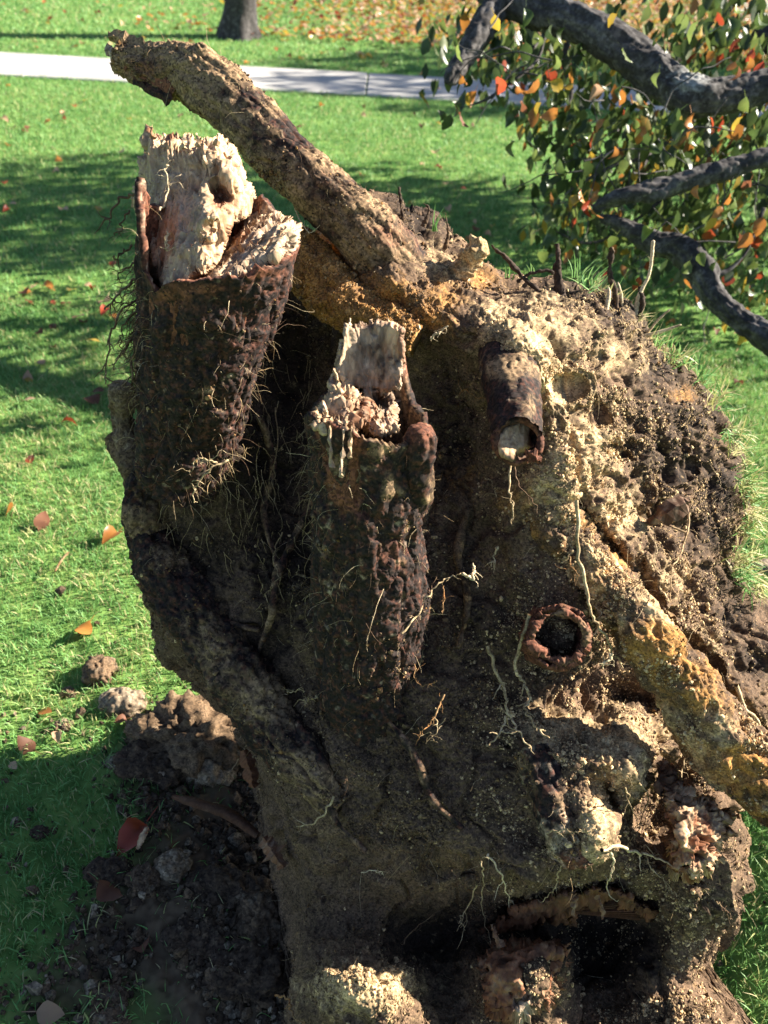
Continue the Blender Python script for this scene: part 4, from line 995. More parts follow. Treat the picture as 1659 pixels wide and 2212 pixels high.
# ---- individual hanging rootlets
def rootlet(pts, r=.0022, z0=None, zone=(0, 0, .3), forks=2, off=.05, tip=.4):
    """pts: picture points, hanging 'off' metres in front of the plate unless a distance is given"""
    s = Strands(); w = []
    for k, p in enumerate(pts):
        z = p[2] if len(p) > 2 else dz(p[0], p[1]) - off
        w.append(P(p[0], p[1], z))
    w = np.array(w)
    fine = catmull(w, len(w) * 4); fine[1:-1] += RNG.normal(0, .0016, fine[1:-1].shape)
    c = s.add(fine, r, r * tip, zone, segs=6, n=len(fine) * 3)
    for k in range(forks):
        i = rngp.randrange(len(c) // 3, len(c) - 1)
        s.add(hair_path(c[i], c[min(i + 1, len(c) - 1)] - c[i - 1] + RNG.normal(0, .004, 3), rngp.uniform(.012, .04), .35, .1), r * .5, r * .2, zone, segs=4)
    for k in range(7):
        i = rngp.randrange(2, len(c) - 1)
        s.add(hair_path(c[i], RNG.normal(0, 1, 3), rngp.uniform(.006, .02), .3, .1), r * .22, r * .12, zone, segs=3)
    return s.build('rootlet', M_ROOTLET, plate)
TAN, DK, PL, RD = (0, 0, .35), (.7, 0, 0), (0, 0, .9), (.1, .5, 0)
rootlet([(1144,1328),(1129,1374),(1112,1438),(1124,1462),(1136,1484),(1144,1515),(1136,1537),(1160,1570),(1186,1595)], .0034, zone=(0,.1,.35), forks=3, off=.06)
rootlet([(1245,1080),(1251,1198),(1262,1255),(1274,1320),(1293,1351),(1316,1389),(1323,1415),(1348,1435)], .0034, zone=TAN, forks=2, off=.075)
rootlet([(1323,1412,1.37),(1312,1428,1.37),(1297,1434,1.37)], .0026, zone=PL, forks=1)
rootlet([(1053,1396),(1068,1442),(1091,1495),(1095,1541),(1083,1575),(1056,1610)], .0034, zone=TAN, forks=4, off=.045)
rootlet([(1093,1530),(1110,1560),(1122,1585),(1142,1616)], .0026, zone=TAN, forks=3, off=.05)
rootlet([(868,1368),(905,1325),(935,1272),(958,1252),(980,1244),(1000,1240)], .0018, zone=TAN, forks=1, off=.10)
rootlet([(1000,1240),(1018,1248),(1026,1232),(1022,1216)], .0030, zone=PL, forks=1, off=.11)
rootlet([(910,1330),(935,1268),(955,1205)], .0012, zone=DK, forks=1, off=.05)
rootlet([(1103,1005),(1100,1060),(1108,1090),(1105,1132)], .0022, zone=TAN, forks=2, off=.07)
rootlet([(1112,1005),(1124,1050),(1150,1080),(1160,1110)], .0014, zone=DK, forks=1, off=.06)
rootlet([(958,1265),(958,1300),(954,1326)], .0013, zone=RD, forks=1, off=.06)
rootlet([(1075,1180),(1068,1200),(1062,1224)], .0020, zone=TAN, forks=3, off=.05)
rootlet([(1055,1845),(1075,1875),(1095,1925),(1105,1985)], .0020, zone=PL, forks=3, off=.05)
rootlet([(1040,1860),(1045,1900),(1040,1945),(1048,1990),(1060,2040)], .0012, zone=TAN, forks=3, off=.06)
rootlet([(1030,1910),(1010,1960),(995,1985),(1005,2010)], .0014, zone=TAN, forks=4, off=.08)
rootlet([(975,1880),(1000,1910),(1040,1950),(1070,1990)], .0011, zone=DK, forks=2, off=.05)
rootlet([(1300,1836),(1340,1832),(1385,1842),(1420,1855),(1455,1872)], .0034, zone=PL, forks=3, off=.05)
rootlet([(1318,1838),(1326,1860),(1318,1890),(1312,1922)], .0022, zone=PL, forks=3, off=.06)
rootlet([(1395,1850),(1410,1880),(1440,1905)], .0014, zone=TAN, forks=4, off=.04)
rootlet([(960,1500),(940,1540),(925,1570),(905,1590)], .0016, zone=RD, forks=5, off=.06)
rootlet([(940,1530),(945,1570),(930,1600)], .0014, zone=TAN, forks=4, off=.06)
rootlet([(1490,1108),(1485,1150),(1470,1200),(1452,1230),(1450,1300)], .0022, zone=(0,.35,.3), forks=2, off=.05)
rootlet([(1590,1480),(1610,1530),(1640,1560),(1650,1610),(1670,1640)], .0044, zone=TAN, forks=3, off=.06)
rootlet([(1600,1540),(1630,1590),(1655,1640)], .0030, zone=TAN, forks=3, off=.05)
rootlet([(1480,1632),(1472,1670),(1465,1700)], .0016, zone=TAN, forks=1, off=.10)
rootlet([(1180,1800),(1210,1790),(1250,1800)], .0014, zone=TAN, forks=4, off=.07)
rootlet([(1380,1690),(1400,1720),(1390,1760),(1375,1800)], .0014, zone=TAN, forks=5, off=.06)
rootlet([(1350,1700),(1365,1740),(1380,1790)], .0012, zone=TAN, forks=5, off=.07)
rootlet([(930,730),(950,715),(968,705)], .0026, zone=PL, forks=1, off=.06)
rootlet([(620,410),(635,440),(645,470),(668,505)], .0024, zone=PL, forks=1, off=.12)
rootlet([(595,880),(600,960),(590,1030),(595,1090)], .0014, zone=(.4,0,.1), forks=4, off=.05)
rootlet([(500,990),(460,1010),(430,1040),(415,1070)], .0022, zone=(.2,0,.4), forks=6, off=.10)
rootlet([(470,1000),(440,990),(415,1000)], .0018, zone=(.2,0,.4), forks=5, off=.10)
rootlet([(610,1150),(590,1200),(600,1250),(570,1290)], .0014, zone=(.4,0,.2), forks=4, off=.05)
rootlet([(720,1720),(690,1770),(640,1785)], .0022, zone=(.1,0,.4), forks=1, off=.05)
rootlet([(780,1885),(810,1880),(830,1888)], .0010, zone=PL, forks=2, off=.05)
rootlet([(595,2150),(625,2160),(632,2190),(660,2212)], .0020, zone=RD, forks=1, off=.03)
rootlet([(870,2040),(900,2000),(960,1960)], .0012, zone=DK, forks=2, off=.05)
for k in range(44):
    i = okv[rngp.randrange(len(okv))]; x0, y0 = float(apx[i]), float(apy[i])
    if not (560 < x0 < 1580 and 700 < y0 < 2000): continue
    L = rngp.uniform(30, 110); a = rngp.gauss(1.6, .7); pts = [(x0, y0)]
    for j in range(4):
        a += rngp.gauss(0, .45); pts.append((pts[-1][0] + math.cos(a) * L / 4, pts[-1][1] + math.sin(a) * L / 4))
    o0 = rngp.uniform(.0, .01)
    rootlet([(x, y, dz(x, y) - o0 - .012 * j - .01) for j, (x, y) in enumerate(pts)], rngp.uniform(.0007, .0016), zone=rngp.choice([TAN, TAN, DK, RD, (.3, 0, .2)]), forks=rngp.randrange(2, 6))
# wispy rootlets hanging off the left stump
for pts, r in (([(300,600,1.43),(262,625,1.43),(240,655,1.43),(225,668,1.43)], .0026), ([(305,640,1.43),(265,670,1.42),(240,720,1.42),(232,790,1.42),(228,830,1.42)], .0024),
               ([(285,530,1.41),(262,548,1.41),(245,560,1.41)], .0018), ([(300,420,1.43),(265,425,1.44),(240,460,1.44),(222,482,1.44)], .0024), ([(280,455,1.43),(265,478,1.43),(258,505,1.43)], .0018),
               ([(310,700,1.45),(280,740,1.45),(255,775,1.45),(235,790,1.45)], .0018), ([(320,720,1.45),(285,770,1.45),(290,820,1.45),(310,850,1.45)], .0026), ([(325,760,1.46),(300,800,1.46),(320,830,1.47),(335,850,1.48)], .0020),
               ([(310,660,1.44),(275,690,1.44),(262,730,1.44),(268,770,1.44)], .0016), ([(300,560,1.42),(270,580,1.42),(250,605,1.42)], .0020), ([(318,690,1.45),(290,720,1.44),(262,765,1.44)], .0022),
               ([(330,800,1.48),(300,835,1.48),(290,870,1.48)], .0020), ([(290,660,1.44),(255,655,1.44),(235,640,1.44)], .0014), ([(345,455,1.36),(362,420,1.37),(360,370,1.37),(362,355,1.37)], .0018), ([(360,500,1.34),(358,540,1.325),(362,510,1.33)], .0014)):
    rootlet(pts, r * 1.05, zone=(.7, 0, .1) if pts[0][0] < 340 else PL, forks=4)
hw = Strands()
for k in range(230):
    x = rngp.uniform(285, 325); y = rngp.uniform(560, 860)
    p0 = P(x + 8, y, 1.44 + (y - 560) / 300 * .05)
    d = -CR * rngp.uniform(.3, 1.2) + np.array([0, 0, -rngp.uniform(.1, 1.3)])
    hw.add(hair_path(p0, d, rngp.uniform(.02, .085), .3, .15), .0010, .0004, (.8, 0, 0) if k % 3 else (.2, 0, .2), segs=3)
for k in range(150):
    x, y = (rngp.uniform(540, 740), rngp.uniform(760, 1330)) if k < 100 else (rngp.uniform(330, 560), rngp.uniform(950, 1200))
    p0 = P(x, y, dz(x, y) - .025)
    hw.add(hair_path(p0, np.array([rngp.gauss(0, .5), rngp.gauss(-.2, .4), -1.0]), rngp.uniform(.02, .10), .22, .25, n=8), .0008, .0003, (.1, 0, rngp.uniform(0, .4)), segs=3)
o = hw.build('root_hairs', M_ROOTLET, plate); o['kind'] = 'stuff'

# ---- wood fibres sticking out of the torn faces
ws = Strands(); WOODV = [wv, wv2, wv3, wv4]
for which, n in enumerate((260, 150, 110, 60)):
    for k in range(n):
        src = WOODV[which]; p0 = src[rngp.randrange(len(src))]
        dd = CU * rngp.uniform(-.3, 1.2) - F_ * rngp.uniform(0, .7) + CR * rngp.uniform(-.6, .6)
        ws.add(hair_path(p0, dd, rngp.uniform(.003, .010), .12, 0, n=3), .0007, .0002, (.0, 0, 0) if rngp.random() < .7 else (.8, 0, 0), segs=3, n=5)
o = ws.build('wood_fibres', M_WOOD, plate); o['kind'] = 'stuff'

# ---- dead stems and turf along the old ground edge of the plate
def stem(pts, mat, zone, name='dead_stem'):
    pts = [(a + rngp.gauss(0, 2.5), b, c, d * .72) for a, b, c, d in pts]
    o, *_ = tube(name, pts, 60, 14, mat, plate, disp=lambda v, q, z: (.0014 if mat is M_ROOTLET else .0045) * (fbm(v, 70, 3, 3) + .5 * fbm(v, 240, 2, 4)), zone=lambda px, py, v: np.tile(np.array(zone, float), (len(px), 1)), ends=(0, .002))
    return o
stem([(1215,640,1.72,18),(1208,590,1.71,13),(1206,555,1.70,9),(1203,528,1.70,5)], M_CLOD, (.8, 0, 0))
stem([(1332,690,1.74,9),(1326,640,1.73,8),(1320,590,1.73,7),(1324,535,1.72,6)], M_CLOD, (.7, .2, 0))
stem([(1372,700,1.75,10),(1384,640,1.74,7),(1398,590,1.73,5),(1410,520,1.72,5)], M_ROOTLET, (0, 0, .9))
stem([(1375,705,1.75,11),(1385,660,1.74,9),(1380,620,1.74,6)], M_CLOD, (.8, 0, 0))
stem([(1300,700,1.72,5),(1308,665,1.71,8),(1313,635,1.71,7),(1314,620,1.71,2)], M_ROOTLET, (0, 0, 1.1), 'pale_shoot')
stem([(1380,730,1.76,7),(1420,720,1.75,6),(1468,702,1.74,3)], M_ROOTLET, (0, 0, .7))
stem([(1400,720,1.76,5),(1425,690,1.75,4),(1450,668,1.74,2)], M_ROOTLET, (0, 0, .6))
stem([(1345,690,1.74,5),(1340,640,1.73,4),(1335,610,1.73,3)], M_ROOTLET, (0, .1, .6))
stem([(960,540,1.72,8),(962,500,1.71,5),(966,460,1.70,3)], M_CLOD, (.6, .3, 0))
stem([(870,480,1.70,7),(868,440,1.69,6),(862,405,1.69,4)], M_CLOD, (.7, .2, 0))
stem([(915,490,1.71,7),(925,455,1.70,5),(918,440,1.70,3)], M_CLOD, (.7, .2, 0))
stem([(1060,530,1.66,5),(1090,555,1.66,6),(1130,600,1.67,7),(1180,640,1.68,7)], M_CLOD, (.9, 0, 0))
stem([(1120,610,1.68,5),(1145,590,1.67,5),(1180,585,1.67,4),(1195,590,1.67,4)], M_CLOD, (.9, 0, 0))
stem([(1475,1150,1.66,4),(1430,1130,1.64,4),(1410,1122,1.63,3)], M_ROOTLET, (.7, 0, 0))

def rim_turf():
    path = np.array([(1230,600,1.73),(1310,630,1.73),(1390,705,1.73),(1440,752,1.735),(1500,802,1.75),(1555,868,1.765),(1592,950,1.78),(1610,1040,1.79),(1624,1100,1.79),(1616,1180,1.78),(1608,1230,1.77),(1645,1275,1.77)])
    dens = 1.8 * np.array([.5, .5, .6, .9, 1, 1.1, 1.3, 1.5, 1.2, 1.4, 1.6, .8])
    cen = P(1150, 1200, 1.9)
    tufts = []
    for i in range(len(path) - 1):
        for k in range(int(6 * dens[i])):
            t = rngp.random(); p = path[i] * (1 - t) + path[i + 1] * t
            tufts.append(P(p[0] + rngp.uniform(-25, 12), p[1] + rngp.uniform(-8, 20), p[2] + rngp.uniform(-.03, .07)))
    base, lean, up, rnd, h = [], [], [], [], []
    for tb in tufts:
        o = tb - cen; o /= np.linalg.norm(o); straw = rngp.random() < .42
        ax = o * .9 + F_ * .15 + RNG.normal(0, .3, 3)
        for k in range(rngp.randrange(7, 16)):
            base.append(tb + RNG.normal(0, .006, 3)); d = ax + RNG.normal(0, .45, 3); d /= np.linalg.norm(d)
            L = rngp.uniform(.018, .055); up.append(d); h.append(L); lean.append(RNG.normal(0, .010, 3) + np.array([0, 0, -.006]))
            rnd.append(rngp.uniform(.86, 1) if (straw or rngp.random() < .2) else rngp.uniform(0, .75))
    base, lean, up = map(np.array, (base, lean, up))
    return blades('turf_grass', base, np.array(h), RNG.uniform(.0026, .0052, len(h)), lean, M_GRASS, plate, up=up, rnd=np.array(rnd), curl=.1)
rim_turf()
# a few single blades near the top edge
bb, ll, hh_, rr_ = [], [], [], []
for (x, y, z, dx, L, c) in ((935,500,1.74,8,.055,.3),(940,500,1.74,-10,.03,.4),(1240,600,1.75,-14,.055,.5),(1270,605,1.75,30,.05,.6),(1285,610,1.76,40,.05,.5),(1300,640,1.77,-40,.03,.4),(1095,600,1.72,-6,.04,.4),(1110,605,1.72,14,.04,.45),
                            (1150,590,1.72,-16,.03,.6),(1250,605,1.75,50,.06,.75),(1330,640,1.78,20,.05,.4),(1345,655,1.78,30,.04,.9),(1410,740,1.8,30,.04,.3),(1425,745,1.8,45,.05,.4),(1440,750,1.8,20,.03,.5)):
    for k in range(3):
        bb.append(P(x + rngp.uniform(-6, 6), y, z)); ll.append(CR * (dx + rngp.uniform(-12, 12)) * z / FPX + RNG.normal(0, .004, 3)); hh_.append(L * rngp.uniform(.7, 1.1)); rr_.append(c)
blades('turf_grass', np.array(bb), np.array(hh_), np.full(len(bb), .003), np.array(ll), M_GRASS, plate, rnd=np.array(rr_), curl=.1)

# ================================================================== LAWN GRASS
def lawn_grass():
    sets = []
    def area(n, x0, x1, y0, y1, wfun=None):
        x = RNG.uniform(x0, x1, n); y = RNG.uniform(y0, y1, n); return x, y
    def cull(x, y, m=430):
        px, py, z = proj(np.stack([x, y, np.full_like(x, .02)], 1))
        return (px > -m) & (px < W0 + m) & (py < H0 + 160) & (py > -60)
    def make(n, x0, x1, y0, y1, h, w, segs, name, keep=1.0, straw=.1, bare_cut=1.0):
        x, y = area(n, x0, x1, y0, y1); k = cull(x, y) & ~on_path(x, y, -.035 + .05 * RNG.random(n) ** 2 * 0 - .03 * vnoise(np.stack([x, y, 0 * x], 1), 6, 77))
        x, y = x[k], y[k]
        q = np.stack([x, y, np.zeros_like(x)], 1)
        b = bare(x, y); k = RNG.random(len(x)) > b * .93 * bare_cut
        x, y, q = x[k], y[k], q[k]
        px, py, z = proj(q)
        # hidden under the root plate
        k = poly_sd(SIL, px, py) < 130
        x, y, q = x[k], y[k], q[k]
        if len(x) == 0: return
        q[:, 2] = ground_h(q)
        pn_ = fbm(q, 2.2, 3, 71); pf = fbm(q, 14, 2, 72)
        rnd = np.clip(.40 + .22 * pn_ + .25 * pf + RNG.normal(0, .16, len(x)), 0, .84)
        st = RNG.random(len(x)) < straw * (1 + 1.5 * np.clip(fbm(q, 5, 2, 73), -.6, 1)); rnd[st] = RNG.uniform(.86, 1, st.sum())
        hh = h * RNG.uniform(.55, 1.25, len(x)) * (1 + .25 * pf)
        lean = RNG.normal(0, 1, (len(x), 3)) * (hh * .45)[:, None]; lean[:, 2] = -np.abs(lean[:, 2]) * .35
        blades(name, q, hh, w * RNG.uniform(.7, 1.3, len(x)), lean, M_GRASS, None, rnd=rnd, segs=segs, curl=.7)
        o = bpy.context.scene.objects[-1] if False else None
    make(240000, -2.3, 2.1, .40, 3.6, .030, .0030, 3, 'grass', straw=.22)
    make(210000, -5.2, 4.8, 3.4, 9.7, .036, .0058, 2, 'grass', straw=.10)
    make(120000, -7, 8, 9.4, 19, .045, .012, 2, 'grass', straw=.10)
lawn_grass()
for o, lab in zip([o for o in COL.objects if o.name.split('.')[0] == 'grass'],
                  ('short green and straw grass blades of the near lawn', 'mown green grass of the lawn in front of the footpath', 'mown grass of the lawn beyond the footpath')):
    tag(o, lab, 'grass', kind='stuff')

# ================================================================== FALLEN LEAVES
def leaf_mesh(col, seed, ln=.07, wd=.05, fold=.35, curl=.5, nseg=6, stalk=True):
    r = random.Random(seed); v, f = [], []
    for k in range(nseg + 1):
        t = k / nseg; w = wd * .5 * (math.sin(math.pi * min(1, t ** .8)) ** .8 if 0 < t < 1 else .02)
        y = ln * (t - .5); z = -curl * ln * (t - .4) ** 2 + r.uniform(-.02, .02) * ln
        for s in (-1, 0, 1):
            v.append((s * w * (1 + r.uniform(-.12, .12)), y, z + (abs(s) * w * fold if s else 0) + r.uniform(-.03, .03) * ln * abs(s)))
    for k in range(nseg):
        for s in (0, 1):
            a = k * 3 + s; f.append((a, a + 1, a + 4, a + 3))
    if stalk:
        b = len(v); v += [(-.0012, -ln * .5, 0), (.0012, -ln * .5, 0), (.0008 + .004, -ln * .95, .006), (-.0008 + .004, -ln * .95, .006)]
        f.append((b, b + 1, b + 2, b + 3))
    me = mesh_obj('leaf', np.array(v), [np.array(f)], LEAF[col], raw=True)
    return me
def solid(me, th=.0006):
    return me
FLAT = {c: [leaf_mesh(c, 10 + k, fold=(.15, .7, -.4)[k], curl=(.25, 1.0, -.8)[k]) for k in range(3)] for c in LEAF}
def put_leaf(x, y, col, label, group=None, size=1.0, var=None, rot=None, tilt=.25, gp=None):
    p = gp if gp is not None else G(x, y)
    o = bpy.data.objects.new('fallen_leaf', FLAT[col][rngp.randrange(3) if var is None else var])
    gh = float(ground_h(np.array([[p[0], p[1], 0.0]]))[0])
    o.location = (p[0], p[1], gh + .030 * min(1, size)); s = size * rngp.uniform(.8, 1.15)
    o.scale = (s, s, s); o.rotation_euler = (rngp.gauss(0, tilt), rngp.gauss(0, tilt), rngp.uniform(0, 6.28) if rot is None else rot)
    COL.objects.link(o); return tag(o, label, 'leaf', group)

NEAR = [(20,1110,'orange',1.25,'orange red leaf on the lawn at the far left edge, largest there'),(92,1128,'brown',1.0,'crumpled brown leaf beside the large orange red leaf'),
        (243,1165,'orange',1.15,'bright orange leaf standing on edge beside the plate\'s left rim'),(152,917,'red',1.0,'dull red leaf lying flat left of the root knob'),
        (65,996,'red',.8,'small reddish leaf above the large orange red leaf'),(180,1366,'orange',1.0,'orange leaf on the sunny grass above the pale clod'),
        (97,1536,'orange',.9,'narrow orange leaf near the shadow edge on sunny grass'),(58,1612,'brown',1.1,'cupped pinkish brown leaf by the shadow edge'),
        (28,1652,'pale',.7,'small pale tan leaf at the edge of the near shadow'),(262,1560,'brown',.8,'brown curled leaf just left of the dirt pile'),
        (125,1590,'pale',.8,'tan scrap of leaf between cupped leaf and dirt pile'),(232,652,'pale',.9,'pale peach leaf below the small scarlet leaf'),
        (245,573,'red',.7,'small scarlet leaf left of the pale broken root'),(190,620,'pale',.8,'pale peach leaf left of the wispy rootlets'),(65,658,'brown',.8,'brown leaf on the lawn just above the narrow shadow band'),
        (85,722,'brown',.8,'dark brown leaf lying in the narrow shadow band'),(115,748,'brown',.6,'small brown leaf just below the narrow shadow band'),(180,700,'brown',.8,'brown leaf by the right end of the narrow shadow band'),
        (60,280,'brown',.9,'brown leaf on bright grass below the footpath at left'),(185,222,'yellow',1.0,'yellow leaf just below the footpath left of the long root'),(160,232,'red',.8,'red leaf beside the yellow leaf below the footpath'),
        (390,255,'pale',.9,'pale pink leaf between the long root and the pale stump'),(280,262,'yellow',.9,'yellow leaf on grass left of the long root'),(695,232,'orange',1.0,'orange leaf on grass right of the long root'),
        (15,455,'red',.8,'red leaf in the dappled shade at the left edge'),(1445,580,'red',.9,'scarlet leaf on the lawn behind the dead stems'),(1450,615,'orange',1.0,'orange leaf on the lawn right of the dead stems'),
        (1445,705,'orange',1.1,'tilted orange leaf by the straw on the plate edge'),(1545,720,'brown',.9,'dark red brown leaf below the low dark limb'),(1592,725,'pale',.7,'small pale leaf left of the low dark limb'),
        (1610,740,'yellow',1.2,'large yellow orange leaf under the low dark limb'),(1595,830,'brown',1.0,'dark brown leaf right of the plate near the picture edge'),(240,1940,'brown',1.3,'dark brown leaf lying in the near shade'),
        (110,2195,'pale',1.2,'pinkish tan leaf at the bottom left corner'),(305,2035,'brown',.9,'brown leaf in shade by the coarse grass tuft')]
for (x, y, c, s, lab) in NEAR: put_leaf(x, y, c, lab, size=s * (.85 if y < 1500 else .62), tilt=.45 if y < 1300 else .35)
put_leaf(0, 0, 'red', 'long crimson leaf folded beside a white scrap in the near shade', size=1.05, var=1, rot=2.6, tilt=.3, gp=G(288, 1815))
# scattered leaves on the lawn: alike ones share a label
near_pts = [(n[0], n[1]) for n in NEAR]
cols = ['orange', 'red', 'brown', 'yellow', 'pale']
CNAME = {'pale': 'pale peach'}; SHAPE = ('flat', 'folded', 'curled up')
def SIZE(v): return 'tiny' if v < .68 else ('small' if v < .82 else 'broad')
def ROW(y): return 'close to the footpath' if y < 250 else ('on the bright grass' if y < 340 else ('in the dappled shade' if y < 600 else 'on the near sunny lawn'))
for k in range(72):
    while True:
        x = rngp.uniform(0, 1100); y = rngp.uniform(175, 900)
        p = G(x, y)
        if rngp.random() < (y / 700) ** .3 * .9 and not on_path(np.array([p[0]]), np.array([p[1]]), .05)[0] and not (x > 320 and y > 150 + (x - 320) * .8) and not (x > 500 and y > 520): break
    c = rngp.choice(cols); var = rngp.randrange(3); sz_ = rngp.uniform(.55, .95)
    put_leaf(x, y, c, '%s %s %s leaf %s %s' % (SIZE(sz_), SHAPE[var], CNAME.get(c, c), 'left of the roots' if x < 500 else 'right of the long root', ROW(y)), 'leaves scattered on the lawn', size=sz_, var=var)
for k in range(90):
    while True:
        x = rngp.uniform(0, 1000); y = rngp.uniform(8, 150); p = G(x, y)
        if not on_path(np.array([p[0]]), np.array([p[1]]), .05)[0] and p[1] > 9 and (pn @ (p[:2] - pa)) > 0: break
    c = rngp.choice(cols); var = rngp.randrange(3); sz_ = rngp.uniform(.9, 1.3)
    where = 'left of the dark trunk' if x < 470 else ('near the dark trunk' if x < 600 else 'right of the dark trunk')
    put_leaf(x, y, c, '%s %s %s leaf beyond the footpath, %s' % ('broad' if sz_ > 1.1 else 'small', SHAPE[var], CNAME.get(c, c), where), 'leaves beyond the footpath', size=sz_, var=var)

def leaf_cloud(pos, rot, size, colw, name, mat_list, parent=None, drop=.4):
    """many leaves as one mesh, several materials"""
    n = len(pos); t = np.array([(0,-.5,0),(-.34,-.08,.07),(0,-.05,-.02),(.34,-.08,.07),(-.26,.28,.05),(0,.3,-.03),(.26,.28,.05),(0,.62,-.10)])
    f = np.array([(0,2,1),(0,3,2),(1,2,4),(2,5,4),(2,3,5),(3,6,5),(4,5,7),(5,6,7)])
    v = t[None] * size[:, None, None] * np.stack([RNG.uniform(.8, 1.2, n), RNG.uniform(.85, 1.2, n), RNG.uniform(-2.5, 2.5, n)], 1)[:, None]
    v = np.einsum('nij,nkj->nki', rot, v) + pos[:, None]
    fa = f[None] + (np.arange(n) * 8)[:, None, None]
    o = mesh_obj(name, v.reshape(-1, 3), [fa.reshape(-1, 3)], mat_list, parent)
    mi = RNG.choice(len(mat_list), n, p=np.array(colw) / np.sum(colw))
    o.data.polygons.foreach_set('material_index', np.repeat(mi, 8).astype(np.int32))
    o['kind'] = 'stuff'; return o
def rots(n, tilt):
    """flat-ish random rotations (tilt 0) to hanging ones"""
    a = RNG.uniform(0, 2 * math.pi, n); b = tilt(n); c = RNG.normal(0, .5, n)
    ca, sa, cb, sb, cc, sc_ = np.cos(a), np.sin(a), np.cos(b), np.sin(b), np.cos(c), np.sin(c)
    z = np.zeros(n); one = np.ones(n)
    Rz = np.stack([np.stack([ca, -sa, z], 1), np.stack([sa, ca, z], 1), np.stack([z, z, one], 1)], 1)
    Rx = np.stack([np.stack([one, z, z], 1), np.stack([z, cb, -sb], 1), np.stack([z, sb, cb], 1)], 1)
    Ry = np.stack([np.stack([cc, z, sc_], 1), np.stack([z, one, z], 1), np.stack([-sc_, z, cc], 1)], 1)
    return Rz @ Rx @ Ry
# leaf litter beyond the path
n = 15000
xx = RNG.normal(2.2, 3.0, n); yy = RNG.uniform(10.8, 20, n)
k = ((xx - pa[0]) * pn[0] + (yy - pa[1]) * pn[1] > wid + .25 + .9 * RNG.random(n)) & (xx > -2.4 + RNG.normal(0, 1, n))
pos = np.stack([xx[k], yy[k], np.full(k.sum(), .062)], 1)
lit = leaf_cloud(pos, rots(len(pos), lambda m: RNG.normal(0, .35, m)), RNG.uniform(.05, .085, len(pos)), [3, 3, .7, 1.1, 4], 'leaf_litter', [LEAF[c] for c in ('orange', 'yellow', 'brown', 'red', 'pale')])
tag(lit, 'carpet of orange and yellow fallen leaves beyond the footpath', 'leaf litter', kind='stuff')

# ================================================================== CLODS AND SCRAPS ON THE GROUND
def clod(x, y, sx, sy, sz, label, zone=(.2, 0, .2), name='dirt_clod', mat=None, seed=0, rough=1.0, cat='dirt clod', sink=.3):
    v0, f0 = ico()
    import bmesh
    bm = bmesh.new(); bmesh.ops.create_icosphere(bm, subdivisions=5, radius=1.0)
    v = np.array([w.co[:] for w in bm.verts]); f = np.array([[w.index for w in g.verts] for g in bm.faces]); bm.free()
    s = GZ(x, y) / FPX; S = np.array([sx * s, sy * s, sz * s])
    rad = S.mean()
    p = v * S
    n = v
    d = rad * (.42 * fbm(p / rad, 1.0, 3, seed) + .16 * fbm(p / rad, 3.2, 2, seed + 1) + rough * (.09 * (.5 - worley(p / rad, 3.4, seed + 2)) - .10 * np.abs(fbm(p / rad, 3.0, 3, seed + 4)) + .05 * (.5 - worley(p / rad, 9, seed + 3)) + .05 * sstep(-.1, .1, fbm(p / rad, 2.6, 3, seed + 6)) + .06 * fbm(p / rad, 11, 3, seed + 7)))
    p = p + n * d[:, None]
    g = G(x, y); gh = float(ground_h(np.array([[g[0], g[1], 0.0]]))[0])
    z = np.tile(np.array(zone, float), (len(p), 1)) + .25 * fbm(p, 30, 2, seed)[:, None]
    p[:, 2] += S[2] * (1 - sink * 2)
    p = p + np.array([g[0], g[1], gh])
    o = mesh_obj(name, p, [f], mat or M_CLOD, None, z)
    return tag(o, label, cat)
clod(215,1455,32,34,34,'dark upright clod on sunny grass above the pale clod',(.25,0,.1),seed=1,rough=1.3)
clod(270,1520,48,40,26,'pale flat clod on the sunny grass beside the dirt pile',(.1,0,.45),seed=2,rough=1.0)
pile = clod(410,1590,135,85,62,'large rough brown dirt pile against the left rim of the plate',(.2,.2,.1),name='dirt_pile',seed=3,rough=2.6,cat='dirt pile')
clod(452,1660,52,44,34,'tan lump at the sunny front of the dirt pile',(0,.5,.5),seed=4,rough=1.6)
clod(330,1650,80,54,30,'dark lump in front of the dirt pile in shade',(.6,0,0),seed=5,rough=1.9)
clod(505,1625,36,30,40,'small brown lump wedged between dirt pile and plate',(.2,.2,.1),seed=6,rough=1.6)
clod(375,1868,42,36,26,'grey triangular clod in the near shade',(.2,0,.4),seed=7,rough=.9)
clod(235,1885,48,34,20,'dark crumbled clod below the crimson leaf',(.6,0,0),seed=8,rough=2.0)
clod(310,1900,40,30,16,'dark crumbled clod right below the crimson leaf',(.5,0,.1),seed=9,rough=2.0)
clod(255,1645,26,18,10,'flat grey clod left of the white scrap',(.2,0,.5),seed=10,rough=1.2)
clod(235,2155,44,28,14,'low brown clod in the shade at the lower left',(.4,0,.1),seed=11,rough=1.9)
clod(240,2205,40,26,14,'low brown clod at the bottom edge by the pinkish leaf',(.4,0,.2),seed=12,rough=1.9)
clod(490,1910,90,50,24,'mound of dark earth against the plate in deep shade',(.55,0,0),seed=13,rough=2.0)
clod(420,2030,70,44,16,'dark earth mound on the shaded dirt lower left of the plate',(.6,0,0),seed=14,rough=2.0)
clod(530,2100,90,60,24,'dark earth mound beside the plate near the bottom',(.6,0,0),seed=15,rough=2.0)
clod(145,1488,18,13,11,'small tan clod on sunny grass left of the pale clod',(0,0,.3),seed=16,rough=1.8)
clod(135,1562,20,15,11,'small brown clod at the edge of the shade left of the pile',(.2,0,.2),seed=17,rough=1.8)
clod(85,1792,20,15,10,'small dark clod in the shade far left',(.5,0,0),seed=18,rough=1.8)
